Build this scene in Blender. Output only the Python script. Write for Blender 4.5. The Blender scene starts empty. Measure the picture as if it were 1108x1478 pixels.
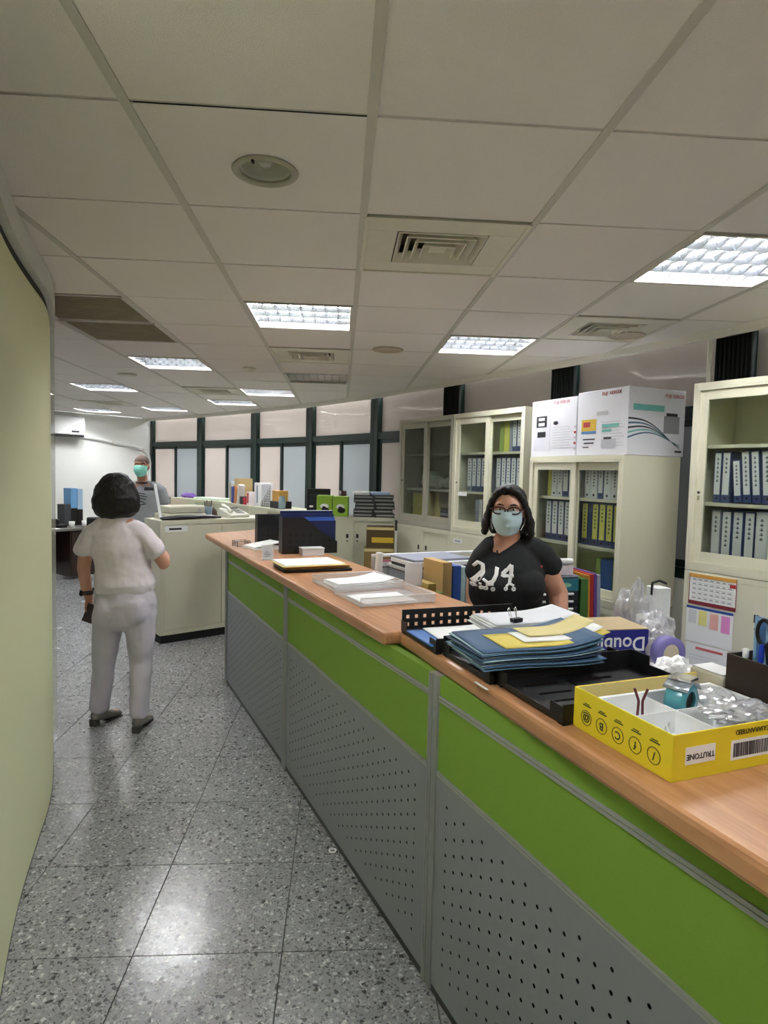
import bpy, bmesh, math, random
from mathutils import Vector, Matrix, noise
from mathutils.bvhtree import BVHTree
random.seed(7)
R = math.radians
S = bpy.context.scene
C = S.collection

# ---------------------------------------------------------------- camera
cam = bpy.data.objects.new('camera', bpy.data.cameras.new('camera')); C.objects.link(cam)
cam.data.sensor_fit = 'HORIZONTAL'; cam.data.sensor_width = 36.0; cam.data.lens = 36.0*912.95/1108
cam.data.clip_start = 0.02
rx, fw, up = (0.99743, -0.06771, 0.02338), (0.06903, 0.99575, -0.06090), (-0.01916, 0.06236, 0.99787)
cam.matrix_world = Matrix(((rx[0], up[0], -fw[0], 0), (rx[1], up[1], -fw[1], 0), (rx[2], up[2], -fw[2], 1.644), (0, 0, 0, 1)))
S.camera = cam
# ---------------------------------------------------------------- sky and exposure
w = bpy.data.worlds.new('sky'); S.world = w; w.use_nodes = True
w.node_tree.nodes['Background'].inputs[0].default_value = (0.93, 0.97, 1.0, 1)
w.node_tree.nodes['Background'].inputs[1].default_value = 5.0
S.view_settings.view_transform = 'Standard'; S.view_settings.look = 'None'
S.view_settings.gamma = 1; S.view_settings.use_curve_mapping = False
S.view_settings.exposure = 1.55
TUBE = 36.0          # strength of the fluorescent tubes
S.cycles.use_denoising = True
S.cycles.max_bounces = 12; S.cycles.diffuse_bounces = 8; S.cycles.transparent_max_bounces = 16
S.cycles.sample_clamp_indirect = 12

# ---------------------------------------------------------------- materials
def lin(c):
    if isinstance(c, str): c = [int(c[i:i+2], 16)/255 for i in (0, 2, 4)]
    return tuple(x/12.92 if x <= .04045 else ((x+.055)/1.055)**2.4 for x in c)+(1,)
MC = {}
def M(name, col='808080', rough=.5, metal=0, var=.06, scale=30, bump=0, bscale=None, alpha=None, emit=0, coat=0, stretch=None):
    if name in MC: return MC[name]
    m = bpy.data.materials.new(name); m.use_nodes = True; nt = m.node_tree; b = nt.nodes['Principled BSDF']
    c = lin(col)
    b.inputs['Roughness'].default_value = rough; b.inputs['Metallic'].default_value = metal
    b.inputs['Coat Weight'].default_value = coat
    tc = nt.nodes.new('ShaderNodeTexCoord'); mp = nt.nodes.new('ShaderNodeMapping'); nt.links.new(tc.outputs['Object'], mp.inputs[0])
    if stretch: mp.inputs['Scale'].default_value = stretch
    nz = nt.nodes.new('ShaderNodeTexNoise'); nz.inputs['Scale'].default_value = scale; nz.inputs['Detail'].default_value = 3
    nt.links.new(mp.outputs[0], nz.inputs['Vector'])
    mx = nt.nodes.new('ShaderNodeMix'); mx.data_type = 'RGBA'
    mx.inputs[6].default_value = tuple(x*(1-var) for x in c[:3])+(1,); mx.inputs[7].default_value = tuple(min(1, x*(1+var)) for x in c[:3])+(1,)
    nt.links.new(nz.outputs['Fac'], mx.inputs[0]); nt.links.new(mx.outputs[2], b.inputs['Base Color'])
    if bump:
        bp = nt.nodes.new('ShaderNodeBump'); bp.inputs['Strength'].default_value = bump; bp.inputs['Distance'].default_value = .01
        n2 = nt.nodes.new('ShaderNodeTexNoise'); n2.inputs['Scale'].default_value = bscale or scale; n2.inputs['Detail'].default_value = 4
        nt.links.new(mp.outputs[0], n2.inputs['Vector'])
        nt.links.new(n2.outputs['Fac'], bp.inputs['Height']); nt.links.new(bp.outputs[0], b.inputs['Normal'])
    if alpha is not None: b.inputs['Alpha'].default_value = alpha
    if emit: b.inputs['Emission Color'].default_value = c; b.inputs['Emission Strength'].default_value = emit
    MC[name] = m; return m
def glass_mat(name, tint='ffffff', gloss=.12, rough=.03, haze=0.0):
    """thin clear sheet: mostly transparent, a little mirror, optional milky share"""
    m = bpy.data.materials.new(name); m.use_nodes = True; nt = m.node_tree; nt.nodes.clear()
    o = nt.nodes.new('ShaderNodeOutputMaterial'); t = nt.nodes.new('ShaderNodeBsdfTransparent'); g = nt.nodes.new('ShaderNodeBsdfGlossy')
    t.inputs[0].default_value = lin(tint); g.inputs['Roughness'].default_value = rough
    fr = nt.nodes.new('ShaderNodeLayerWeight'); fr.inputs[0].default_value = .5
    pw = nt.nodes.new('ShaderNodeMath'); pw.operation = 'POWER'; pw.inputs[1].default_value = 4; nt.links.new(fr.outputs['Facing'], pw.inputs[0])
    ad = nt.nodes.new('ShaderNodeMath'); ad.operation = 'MULTIPLY_ADD'; ad.inputs[1].default_value = .6; ad.inputs[2].default_value = gloss*.3
    nt.links.new(pw.outputs[0], ad.inputs[0])
    x = nt.nodes.new('ShaderNodeMixShader'); nt.links.new(ad.outputs[0], x.inputs[0]); nt.links.new(t.outputs[0], x.inputs[1]); nt.links.new(g.outputs[0], x.inputs[2])
    last = x
    if haze:
        d = nt.nodes.new('ShaderNodeBsdfDiffuse'); d.inputs[0].default_value = (.85, .85, .85, 1)
        y = nt.nodes.new('ShaderNodeMixShader'); y.inputs[0].default_value = haze
        nt.links.new(x.outputs[0], y.inputs[1]); nt.links.new(d.outputs[0], y.inputs[2]); last = y
    nt.links.new(last.outputs[0], o.inputs[0]); return m
def film_mat(name, col, trans=.5, rough=.04):
    """window pane under obscuring film: diffuse + translucent under a gloss"""
    m = bpy.data.materials.new(name); m.use_nodes = True; nt = m.node_tree; nt.nodes.clear()
    o = nt.nodes.new('ShaderNodeOutputMaterial'); d = nt.nodes.new('ShaderNodeBsdfDiffuse'); t = nt.nodes.new('ShaderNodeBsdfTranslucent'); g = nt.nodes.new('ShaderNodeBsdfGlossy')
    d.inputs[0].default_value = lin(col); t.inputs[0].default_value = lin(col); g.inputs['Roughness'].default_value = rough
    x = nt.nodes.new('ShaderNodeMixShader'); x.inputs[0].default_value = trans
    nt.links.new(d.outputs[0], x.inputs[1]); nt.links.new(t.outputs[0], x.inputs[2])
    fr = nt.nodes.new('ShaderNodeFresnel'); fr.inputs[0].default_value = 1.5
    y = nt.nodes.new('ShaderNodeMixShader'); nt.links.new(fr.outputs[0], y.inputs[0]); nt.links.new(x.outputs[0], y.inputs[1]); nt.links.new(g.outputs[0], y.inputs[2])
    nt.links.new(y.outputs[0], o.inputs[0]); return m
def terrazzo():
    m = bpy.data.materials.new('terrazzo'); m.use_nodes = True; nt = m.node_tree; b = nt.nodes['Principled BSDF']
    tc0 = nt.nodes.new('ShaderNodeTexCoord')
    dn = nt.nodes.new('ShaderNodeTexNoise'); dn.inputs['Scale'].default_value = 60; dn.inputs['Detail'].default_value = 2; nt.links.new(tc0.outputs['Object'], dn.inputs['Vector'])
    dv = nt.nodes.new('ShaderNodeVectorMath'); dv.operation = 'MULTIPLY_ADD'; dv.inputs[1].default_value = (.022, .022, .022); nt.links.new(dn.outputs['Color'], dv.inputs[0]); nt.links.new(tc0.outputs['Object'], dv.inputs[2])
    class _T: outputs = {'Object': dv.outputs[0]}
    tc = _T
    def vor(scale, lo, hi, seedcol):
        v = nt.nodes.new('ShaderNodeTexVoronoi'); v.inputs['Scale'].default_value = scale; nt.links.new(tc.outputs['Object'], v.inputs['Vector'])
        s = nt.nodes.new('ShaderNodeSeparateColor'); nt.links.new(v.outputs['Color'], s.inputs[0])
        r = nt.nodes.new('ShaderNodeMapRange'); r.inputs[1].default_value = lo; r.inputs[2].default_value = hi; nt.links.new(s.outputs[seedcol], r.inputs[0])
        d = nt.nodes.new('ShaderNodeMapRange'); d.inputs[1].default_value = .62; d.inputs[2].default_value = .42; nt.links.new(v.outputs['Distance'], d.inputs[0])
        k = nt.nodes.new('ShaderNodeMath'); k.operation = 'MULTIPLY'; nt.links.new(r.outputs[0], k.inputs[0]); nt.links.new(d.outputs[0], k.inputs[1]); return k
    base = nt.nodes.new('ShaderNodeTexNoise'); base.inputs['Scale'].default_value = 3; base.inputs['Detail'].default_value = 8; base.inputs['Roughness'].default_value = .7
    nt.links.new(tc.outputs['Object'], base.inputs['Vector'])
    rp = nt.nodes.new('ShaderNodeMix'); rp.data_type = 'RGBA'; rp.inputs[6].default_value = lin('74777a'); rp.inputs[7].default_value = lin('a5a6a6'); nt.links.new(base.outputs['Fac'], rp.inputs[0])
    prev = rp.outputs[2]
    for k, col in ((vor(85, .62, .72, 0), 'abacab'), (vor(60, .72, .80, 1), '8e8f8e'), (vor(110, .72, .78, 2), '6c6d6d'), (vor(75, .88, .92, 0), 'c4c5c4'), (vor(64, .90, .93, 1), '454647'), (vor(140, .86, .90, 1), '505151')):
        x = nt.nodes.new('ShaderNodeMix'); x.data_type = 'RGBA'; nt.links.new(k.outputs[0], x.inputs[0]); nt.links.new(prev, x.inputs[6]); x.inputs[7].default_value = lin(col); prev = x.outputs[2]
    nt.links.new(prev, b.inputs['Base Color'])
    n = nt.nodes.new('ShaderNodeTexNoise'); n.inputs['Scale'].default_value = 2.2; n.inputs['Detail'].default_value = 5; nt.links.new(tc.outputs['Object'], n.inputs['Vector'])
    r = nt.nodes.new('ShaderNodeMapRange'); r.inputs[3].default_value = .13; r.inputs[4].default_value = .34; nt.links.new(n.outputs['Fac'], r.inputs[0]); nt.links.new(r.outputs[0], b.inputs['Roughness'])
    bp = nt.nodes.new('ShaderNodeBump'); bp.inputs['Strength'].default_value = .12; bp.inputs['Distance'].default_value = .01
    nb = nt.nodes.new('ShaderNodeTexNoise'); nb.inputs['Scale'].default_value = 18; nt.links.new(tc.outputs['Object'], nb.inputs['Vector'])
    nt.links.new(nb.outputs['Fac'], bp.inputs['Height']); nt.links.new(bp.outputs[0], b.inputs['Normal'])
    b.inputs['Specular IOR Level'].default_value = .6
    return m
def wood_mat():
    m = bpy.data.materials.new('worktop_laminate'); m.use_nodes = True; nt = m.node_tree; b = nt.nodes['Principled BSDF']
    tc = nt.nodes.new('ShaderNodeTexCoord'); mp = nt.nodes.new('ShaderNodeMapping'); mp.inputs['Scale'].default_value = (14, .9, 6); nt.links.new(tc.outputs['Object'], mp.inputs[0])
    n = nt.nodes.new('ShaderNodeTexNoise'); n.inputs['Scale'].default_value = 4; n.inputs['Detail'].default_value = 9; n.inputs['Distortion'].default_value = .6; nt.links.new(mp.outputs[0], n.inputs['Vector'])
    cr = nt.nodes.new('ShaderNodeValToRGB'); cr.color_ramp.elements[0].color = lin('a9774f'); cr.color_ramp.elements[0].position = .3; cr.color_ramp.elements[1].color = lin('c8956a'); cr.color_ramp.elements[1].position = .7
    nt.links.new(n.outputs['Fac'], cr.inputs[0]); nt.links.new(cr.outputs[0], b.inputs['Base Color'])
    b.inputs['Roughness'].default_value = .33
    return m
M_tile = M('ceiling_tile', 'ebe7e2', .9, var=.035, scale=260, bump=.4, bscale=260)
M_tbar = M('ceiling_bar', 'c9c6be', .6, var=.04)
M_joint = M('ceiling_void', '55524c', .9)
M_wall = M('green_wall_paint', 'd8dab2', .8, var=.02, scale=2, bump=.08, bscale=60)
M_white = M('white_wall_paint', 'eef0ec', .8, var=.02, scale=2)
M_trim = M('cream_trim', 'e2e0d6', .5)
M_terr = terrazzo(); M_wood = wood_mat()
M_grout = M('floor_joint', '4c4d4b', .8)
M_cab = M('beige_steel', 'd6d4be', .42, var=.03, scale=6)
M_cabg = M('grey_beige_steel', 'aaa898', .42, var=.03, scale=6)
M_cabin = M('cabinet_inside', 'b3b39e', .6)
M_black = M('black_plastic', '16171a', .38, var=.1)
M_dark = M('dark_rubber', '101112', .7)
M_frame = M('dark_green_aluminium', '0f2520', .4, var=.1)
M_green = M('green_fabric_panel', '7ca236', .75, var=.05, scale=160, bump=.15, bscale=400)
M_perf = M('grey_perforated_steel', '8d9295', .5, .1, var=.03)
M_alu = M('aluminium_rail', 'a8aba8', .42, .35)
M_chrome = M('bright_reflector', 'e8e9ea', .16, .95)
M_paper = M('paper', 'eef0ee', .8, var=.02)
M_glass = glass_mat('cabinet_glass', 'f0f3f0', .10)
M_acry = glass_mat('clear_acrylic', 'fafbfc', .25, .08, .26)
M_bag = glass_mat('clear_bag_film', 'eef0f2', .7, .15, .22)
M_skin = M('skin', 'c8957c', .5, var=.05, scale=20)
M_hair = M('black_hair', '070606', .55, var=.3, scale=60, bump=.5, bscale=90, stretch=(1, 1, .15))

# ---------------------------------------------------------------- mesh helpers
class MB:
    def __init__(s): s.v = []; s.f = []; s.sm = []; s.uvs = None
    def add(s, vs, fs, smooth=False, T=None):
        n = len(s.v)
        s.v += [tuple(T @ Vector(v)) if T is not None else tuple(v) for v in vs]
        s.f += [tuple(i+n for i in f) for f in fs]; s.sm += [smooth]*len(fs); return s
    def box(s, x0, x1, y0, y1, z0, z1, T=None):
        vs = [(x, y, z) for z in (z0, z1) for y in (y0, y1) for x in (x0, x1)]
        return s.add(vs, [(0, 2, 3, 1), (4, 5, 7, 6), (0, 1, 5, 4), (2, 6, 7, 3), (0, 4, 6, 2), (1, 3, 7, 5)], False, T)
    def prism(s, poly, z0, z1, T=None):
        a = sum(poly[i][0]*poly[(i+1) % len(poly)][1]-poly[(i+1) % len(poly)][0]*poly[i][1] for i in range(len(poly)))
        if a < 0: poly = poly[::-1]
        n = len(poly); vs = [(p[0], p[1], z0) for p in poly]+[(p[0], p[1], z1) for p in poly]
        return s.add(vs, [tuple(range(n))[::-1], tuple(range(n, 2*n))]+[(i, (i+1) % n, n+(i+1) % n, n+i) for i in range(n)], False, T)
    def cyl(s, p0, p1, r0, r1=None, n=16, smooth=True, cap=True, T=None):
        r1 = r0 if r1 is None else r1; p0 = Vector(p0); p1 = Vector(p1); d = (p1-p0).normalized()
        a = d.orthogonal().normalized(); b = d.cross(a)
        vs = [tuple(p+(a*math.cos(2*math.pi*i/n)+b*math.sin(2*math.pi*i/n))*r) for p, r in ((p0, r0), (p1, r1)) for i in range(n)]
        s.add(vs, [(i, (i+1) % n, n+(i+1) % n, n+i) for i in range(n)], smooth, T)
        if cap: s.add(vs, [tuple(range(n))[::-1], tuple(range(n, 2*n))], False, T)
        return s
    def tube(s, pts, r, n=8, T=None):
        for a, b in zip(pts[:-1], pts[1:]): s.cyl(a, b, r, n=n, T=T)
        return s
    def lathe(s, prof, c=(0, 0, 0), n=24, T=None, axis='z'):
        vs = []
        for r, z in prof:
            for i in range(n):
                a = 2*math.pi*i/n; p = (r*math.cos(a), r*math.sin(a), z)
                if axis == 'y': p = (p[0], p[2], p[1])
                if axis == 'x': p = (p[2], p[0], p[1])
                vs.append((c[0]+p[0], c[1]+p[1], c[2]+p[2]))
        m = len(prof)
        fs = [(j*n+i, j*n+(i+1) % n, (j+1)*n+(i+1) % n, (j+1)*n+i) for j in range(m-1) for i in range(n)]
        return s.add(vs, fs, True, T)
    def limb(s, pts, rad, n=16, side=(1, 0, 0), T=None):
        """closed tapered tube; rad: radius or (side radius, other radius) at each point"""
        pts = [Vector(p) for p in pts]; rad = [(r, r) if not isinstance(r, tuple) else r for r in rad]; side = Vector(side)
        P = []; Q = []
        t0 = (pts[1]-pts[0]).normalized(); t1 = (pts[-1]-pts[-2]).normalized()
        m0 = min(rad[0]); m1 = min(rad[-1])
        for k in (1.0, .8, .45): P.append(pts[0]-t0*m0*k*.8); q = math.sqrt(max(0, 1-k*k))+.02; Q.append((rad[0][0]*q, rad[0][1]*q))
        P += pts; Q += rad
        for k in (.45, .8, 1.0): P.append(pts[-1]+t1*m1*k*.8); q = math.sqrt(max(0, 1-k*k))+.02; Q.append((rad[-1][0]*q, rad[-1][1]*q))
        vs = []
        for i, p in enumerate(P):
            t = (P[min(i+1, len(P)-1)]-P[max(i-1, 0)]).normalized()
            a = (side-t*side.dot(t)); a = a.normalized() if a.length > 1e-4 else t.orthogonal().normalized(); b = t.cross(a)
            for j in range(n):
                an = 2*math.pi*j/n; vs.append(tuple(p+a*math.cos(an)*Q[i][0]+b*math.sin(an)*Q[i][1]))
        m = len(P); fs = [(i*n+j, i*n+(j+1) % n, (i+1)*n+(j+1) % n, (i+1)*n+j) for i in range(m-1) for j in range(n)]
        fs += [tuple(range(n))[::-1], tuple(range((m-1)*n, m*n))]
        return s.add(vs, fs, True, T)
    def ell(s, c, r, n=16, m=10, T=None):
        vs = []; 
        for i in range(m+1):
            a = math.pi*(i+.001)/(m+.002)
            for j in range(n):
                b = 2*math.pi*j/n; vs.append((c[0]+r[0]*math.sin(a)*math.cos(b), c[1]+r[1]*math.sin(a)*math.sin(b), c[2]+r[2]*math.cos(a)))
        fs = [((i+1)*n+j, (i+1)*n+(j+1) % n, i*n+(j+1) % n, i*n+j) for i in range(m) for j in range(n)]+[tuple(range(n)), tuple(range(m*n, (m+1)*n))[::-1]]
        return s.add(vs, fs, True, T)
    def build(s, name, mat, parent=None, bev=0, solid=0):
        me = bpy.data.meshes.new(name); me.from_pydata(s.v, [], s.f); me.update()
        me.polygons.foreach_set('use_smooth', s.sm)
        me.materials.append(mat)
        o = bpy.data.objects.new(name, me); C.objects.link(o)
        if parent is not None: o.parent = parent
        if bev:
            b = o.modifiers.new('bevel', 'BEVEL'); b.width = bev; b.segments = 2; b.limit_method = 'ANGLE'
        if solid:
            b = o.modifiers.new('solid', 'SOLIDIFY'); b.thickness = solid; b.offset = 0
        return o
def tag(o, label=None, cat=None, group=None, kind=None):
    if label: o['label'] = label
    if cat: o['category'] = cat
    if group: o['group'] = group
    if kind: o['kind'] = kind
    return o
def thing(name, label, cat, loc=(0, 0, 0), rz=0, group=None):
    o = bpy.data.objects.new(name, None); C.objects.link(o); o.location = loc; o.rotation_euler = (0, 0, rz); o.empty_display_size = .05
    return tag(o, label, cat, group)
def box(name, mat, parent, *b, bev=0): return MB().box(*b).build(name, mat, parent, bev)
def copy_tree(o, parent=None, loc=None, rz=None):
    c = o.copy(); C.objects.link(c)
    if parent is not None: c.parent = parent
    for ch in list(o.children): copy_tree(ch, c)
    if loc is not None: c.location = loc
    if rz is not None: c.rotation_euler = (0, 0, rz)
    return c
def text(s, size, mat, parent, T, name='lettering', depth=.0006, bold=0, align='CENTER'):
    cu = bpy.data.curves.new('t', 'FONT'); cu.body = s; cu.size = size; cu.extrude = depth; cu.align_x = align; cu.align_y = 'CENTER'; cu.offset = bold; cu.resolution_u = 3
    t = bpy.data.objects.new('t', cu); C.objects.link(t)
    me = bpy.data.meshes.new_from_object(t.evaluated_get(bpy.context.evaluated_depsgraph_get()))
    bpy.data.objects.remove(t); bpy.data.curves.remove(cu)
    me.materials.clear(); me.materials.append(mat)
    o = bpy.data.objects.new(name, me); C.objects.link(o); o.parent = parent; o.matrix_local = T; return o
def face_T(loc, rz=0, flip=False):
    """text plane facing local -y (readable from -y); flip turns it upside down"""
    return Matrix.Translation(loc) @ Matrix.Rotation(rz, 4, 'Z') @ Matrix.Rotation(R(90), 4, 'X') @ (Matrix.Rotation(math.pi, 4, 'Z') if flip else Matrix.Identity(4))
def clip(poly, a, b):
    """keep the part of poly left of a->b"""
    out = []
    def sd(p): return (b[0]-a[0])*(p[1]-a[1])-(b[1]-a[1])*(p[0]-a[0])
    for i in range(len(poly)):
        p, q = poly[i], poly[(i+1) % len(poly)]; sp, sq = sd(p), sd(q)
        if sp >= 0: out.append(p)
        if (sp > 0 > sq) or (sp < 0 < sq):
            t = sp/(sp-sq); out.append((p[0]+(q[0]-p[0])*t, p[1]+(q[1]-p[1])*t))
    return out
def clip_room(poly, room):
    for i in range(len(room)):
        poly = clip(poly, room[i], room[(i+1) % len(room)])
        if len(poly) < 3: return []
    return poly
def rot(deg): return Matrix.Rotation(R(deg), 4, 'Z')

# ---------------------------------------------------------------- room shell
H = 2.529
WIN = [(-3.45, 11.80), (-2.33, 10.68), (-1.29, 9.53), (-.42, 8.50), (.38, 7.30), (1.08, 6.04), (1.735, 4.84), (2.30, 3.58), (2.74, 2.20), (3.0, .8), (3.06, -1.0)]
FARL = (-6.3, 8.95)
ROOM = [(3.06, -2.6)]+WIN[::-1]+[FARL, (-6.3, -2.6)]          # counter-clockwise
cc = [(p[0], p[1]) for p in ROOM]
def seg_T(a, b):
    """local x from a to b, y to the left of a->b"""
    d = Vector((b[0]-a[0], b[1]-a[1])); return Matrix.Translation((a[0], a[1], 0)) @ Matrix.Rotation(math.atan2(d.y, d.x), 4, 'Z'), d.length
# floor
fl = MB().prism([(x*1.0, y) for x, y in cc], -.12, -.006).build('floor', M_grout); tag(fl, kind='structure')
FX, FY, FT = -.6737+.004, 2.0875, .5
rest = MB()
for i in range(-12, 8):
    for j in range(-10, 20):
        x0 = FX+i*FT; y0 = FY+j*FT; g = .0021
        p = clip_room([(x0+g, y0+g), (x0+FT-g, y0+g), (x0+FT-g, y0+FT-g), (x0+g, y0+FT-g)], cc)
        if len(p) < 3: continue
        vis = (-.50*(y0+.5)-.3 < x0+.5 and x0 < .9 and y0 > .3 and y0 < 11.5 and x0 < .7-.36*(y0-1.4)+.6)
        if vis: MB().prism(p, -.02, random.uniform(-.0004, .0002)).build('floor_tile', M_terr, fl)
        else: rest.prism(p, -.02, 0)
tag(rest.build('floor_tile', M_terr, fl), kind='stuff')
# ceiling
ce = MB().prism(cc, H+.12, H+.24).build('ceiling', M_joint); tag(ce, kind='structure')
CX, CY, CT = -.5397, 1.0273, .6
SPECIAL = {(0, 4), (2, 5), (3, 2), (-2, 7), (-4, 10), (-2, 12), (-1, 10), (-4, 14), (-6, 15), (0, 8), (1, 2), (3, 4), (0, 6), (-2, 10), (-5, 13), (-2, 4), (-2, 5), (0, 1),
           (0, -1), (-1, -3), (-3, 1), (3, -2), (-5, 4), (-6, 7), (-6, 11), (-5,-2)}
SPECIAL.discard((0, 1))
def cell(i, j): return CX+i*CT, CY+j*CT
rest = MB(); tbar = MB(); nt_ = 0
leftlim = lambda y: -.445*y-.25
for i in range(-10, 7):
    for j in range(-7, 20):
        x0, y0 = cell(i, j); g = .0105; gy = .0065
        if (i, j) in SPECIAL: continue
        p = clip_room([(x0+g, y0+gy), (x0+CT-g, y0+gy), (x0+CT-g, y0+CT-gy), (x0+g, y0+CT-gy)], cc)
        if len(p) < 3: continue
        z = H+random.uniform(0, .0015)
        if y0 > 0 and x0+.6 > leftlim(y0+.6) and (i, j) != (0, 1): MB().prism(p, z, H+.014).build('ceiling_tile', M_tile, ce); nt_ += 1
        elif (i, j) == (0, 1):
            # tile with the round hole of the recessed downlight
            c0 = (-.2405, 1.952); r0 = .082; vs = []; fs = []
            angs = sorted([2*math.pi*k/32 for k in range(32)]+[math.atan2(yy-c0[1], xx-c0[0]) % (2*math.pi) for xx in (x0+g, x0+CT-g) for yy in (y0+gy, y0+CT-gy)]); n = len(angs)
            for a in angs:
                dx, dy = math.cos(a), math.sin(a)
                t = min(((x0+CT-g-c0[0])/dx if dx > 1e-6 else (x0+g-c0[0])/dx if dx < -1e-6 else 9), ((y0+CT-gy-c0[1])/dy if dy > 1e-6 else (y0+gy-c0[1])/dy if dy < -1e-6 else 9))
                vs += [(c0[0]+dx*r0, c0[1]+dy*r0, z), (c0[0]+dx*t, c0[1]+dy*t, z)]
            for k in range(n): q = (k+1) % n; fs.append((2*k, 2*q, 2*q+1, 2*k+1))
            MB().add(vs, fs).build('ceiling_tile', M_tile, ce)
        else: rest.prism(p, z, H+.014)
tag(rest.build('ceiling_tile', M_tile, ce), kind='stuff')
for i in range(-9, 7):
    x = CX+i*CT; p = clip_room([(x-.0125, -2.6), (x+.0125, -2.6), (x+.0125, 12.4), (x-.0125, 12.4)], cc)
    if len(p) > 2: MB().prism(p, H-.003, H+.012).build('ceiling_bar', M_tbar, ce)
for j in range(-6, 19):
    y = CY+j*CT; p = clip_room([(-6.3, y-.0045), (3.1, y-.0045), (3.1, y+.0045), (-6.3, y+.0045)], cc)
    if len(p) > 2: MB().prism(p, H+.003, H+.012).build('ceiling_bar', M_tbar, ce)

# window wall: sill wall, dark aluminium posts and frames, filmed panes
M_pink = film_mat('pinkish_window_film', 'b7b0aa', .55)
M_grayp = film_mat('grey_frosted_pane', 'a9adae', .42, .25)
SILL, TR0, TR1, TOP = 1.02, 2.03, 2.11, H
wn = 0
for k in range(len(WIN)-1):
    a, b = WIN[k+1], WIN[k]                       # local x runs with the room on the left
    T, L = seg_T(a, b); inward = 1
    wl = MB().box(0, L, -.16, 0, 0, SILL, T).build('wall_window_side', M_white); tag(wl, kind='structure')
    bl = MB().box(0, L, -.16, -.06, SILL, H, T)
    wn += 1
    f = MB()
    f.box(0, .075, -.10, .015, SILL, H, T).box(L-.075, L, -.10, .015, SILL, H, T)
    f.box(.0, L, -.09, 0, SILL, SILL+.07, T).box(0, L, -.09, .005, TR0, TR1, T)
    fo = f.build('window_%d' % wn, M_frame, bev=.004); tag(fo, kind='structure')
    m = L/2
    sf = MB(); x0, x1 = .09, m+.03
    for (u0, u1, yy) in ((.08, m+.025, -.035), (m-.02, L-.08, -.015)):
        sf = MB().box(u0, u0+.045, yy-.02, yy, SILL+.07, TR0, T).box(u1-.045, u1, yy-.02, yy, SILL+.07, TR0, T).box(u0, u1, yy-.02, yy, SILL+.07, SILL+.115, T).box(u0, u1, yy-.02, yy, TR0-.045, TR0, T)
        s_ = sf.build('sash', M_frame, fo)
        MB().box(u0+.045, u1-.045, yy-.013, yy-.007, SILL+.115, TR0-.045, T).build('pane', M_pink if u0 > .2 else M_grayp, s_)
    MB().box(.075, L-.075, -.055, -.047, TR1, H, T).build('pane', M_pink, fo)
# added wall, out of view, that blocks daylight from the right-hand windows
tag(MB().box(0, 1, 0, 1, 0, 1, Matrix.Identity(4)).build('tmp', M_white), kind='structure')
bpy.data.objects.remove(bpy.data.objects['tmp'])
sh = [(.9, 7.6), (1.75, 6.1), (2.35, 4.9), (2.75, 3.7), (3.2, 2.3), (3.45, .9), (3.5, -1.4)]
m = MB()
for a, b in zip(sh[1:], sh[:-1]):
    T, L = seg_T(a, b); m.box(0, L, -.1, 0, 0, 3.2, T)
T, L = seg_T((.9, 7.6), (1.75, 6.1))
o = m.build('wall_light_block', M('light_block_grey', '9a958c', .9)); tag(o, kind='structure')
# folded dark curtains in front of the right-hand posts
M_curt = M('dark_green_curtain', '0b1512', .8, var=.3)
for k, (cx, cy) in enumerate(((1.08, 6.04), (1.735, 4.84), (2.30, 3.58), (2.74, 2.2))):
    a = WIN[6-1+k] if k else WIN[4]; b = WIN[5+k]
    c2 = thing('curtain', ['dark gathered curtain on the window post behind the grey-toned cabinet', 'dark gathered curtain on the window post behind the white printer boxes', 'dark gathered curtain at the window post above the rightmost cabinet', 'dark gathered curtain on the window post past the right picture edge'][k], 'curtain', (0, 0, 0))
    prv, nxt = WIN[4+k], WIN[6+k]
    d = Vector((nxt[0]-prv[0], nxt[1]-prv[1])).normalized(); n = Vector((-d.y, d.x)); n = -n if n.x > 0 else n
    N = 60; vs = []; fs = []; W = .24
    for q in range(N+1):
        u = -W/2+W*q/N; off = .042+.016*math.sin(q*.9)
        p = Vector((cx, cy))+d*u+n*off
        vs += [(p.x, p.y, .9), (p.x, p.y, H-.005)]
    for q in range(N): fs.append((2*q, 2*q+2, 2*q+3, 2*q+1))
    MB().add(vs, fs, True).build('curtain_cloth', M_curt, c2, solid=.004)
# cream ceiling edge rail along the window wall
rl = MB()
for k in range(len(WIN)-1):
    T, L = seg_T(WIN[k+1], WIN[k]); rl.box(-.03, L+.03, .070, .095, H-.048, H+.001, T)
tag(rl.build('trim_1', M_trim), kind='structure')
# vertical cream trunking by the rightmost post
tag(MB().cyl((2.19, 3.70, 0), (2.19, 3.70, H-.03), .014, n=10).build('trim_2', M_trim), kind='structure')
# far wall, outer left wall, back wall
def wall(name, a, b, mat, z0=0, z1=H, th=.12):
    T, L = seg_T(a, b); o = MB().box(0, L, -th, 0, z0, z1, T).build(name, mat); return tag(o, kind='structure')
wall('wall_far', WIN[0], FARL, M_white)
wall('wall_left_outer', FARL, (-6.3, -2.6), M_white)
wall('wall_back', (-6.3, -2.6), (3.06, -2.6), M_white)
wall('wall_right_back', (3.06, -2.6), (3.06, -1.0), M_white)
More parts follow.
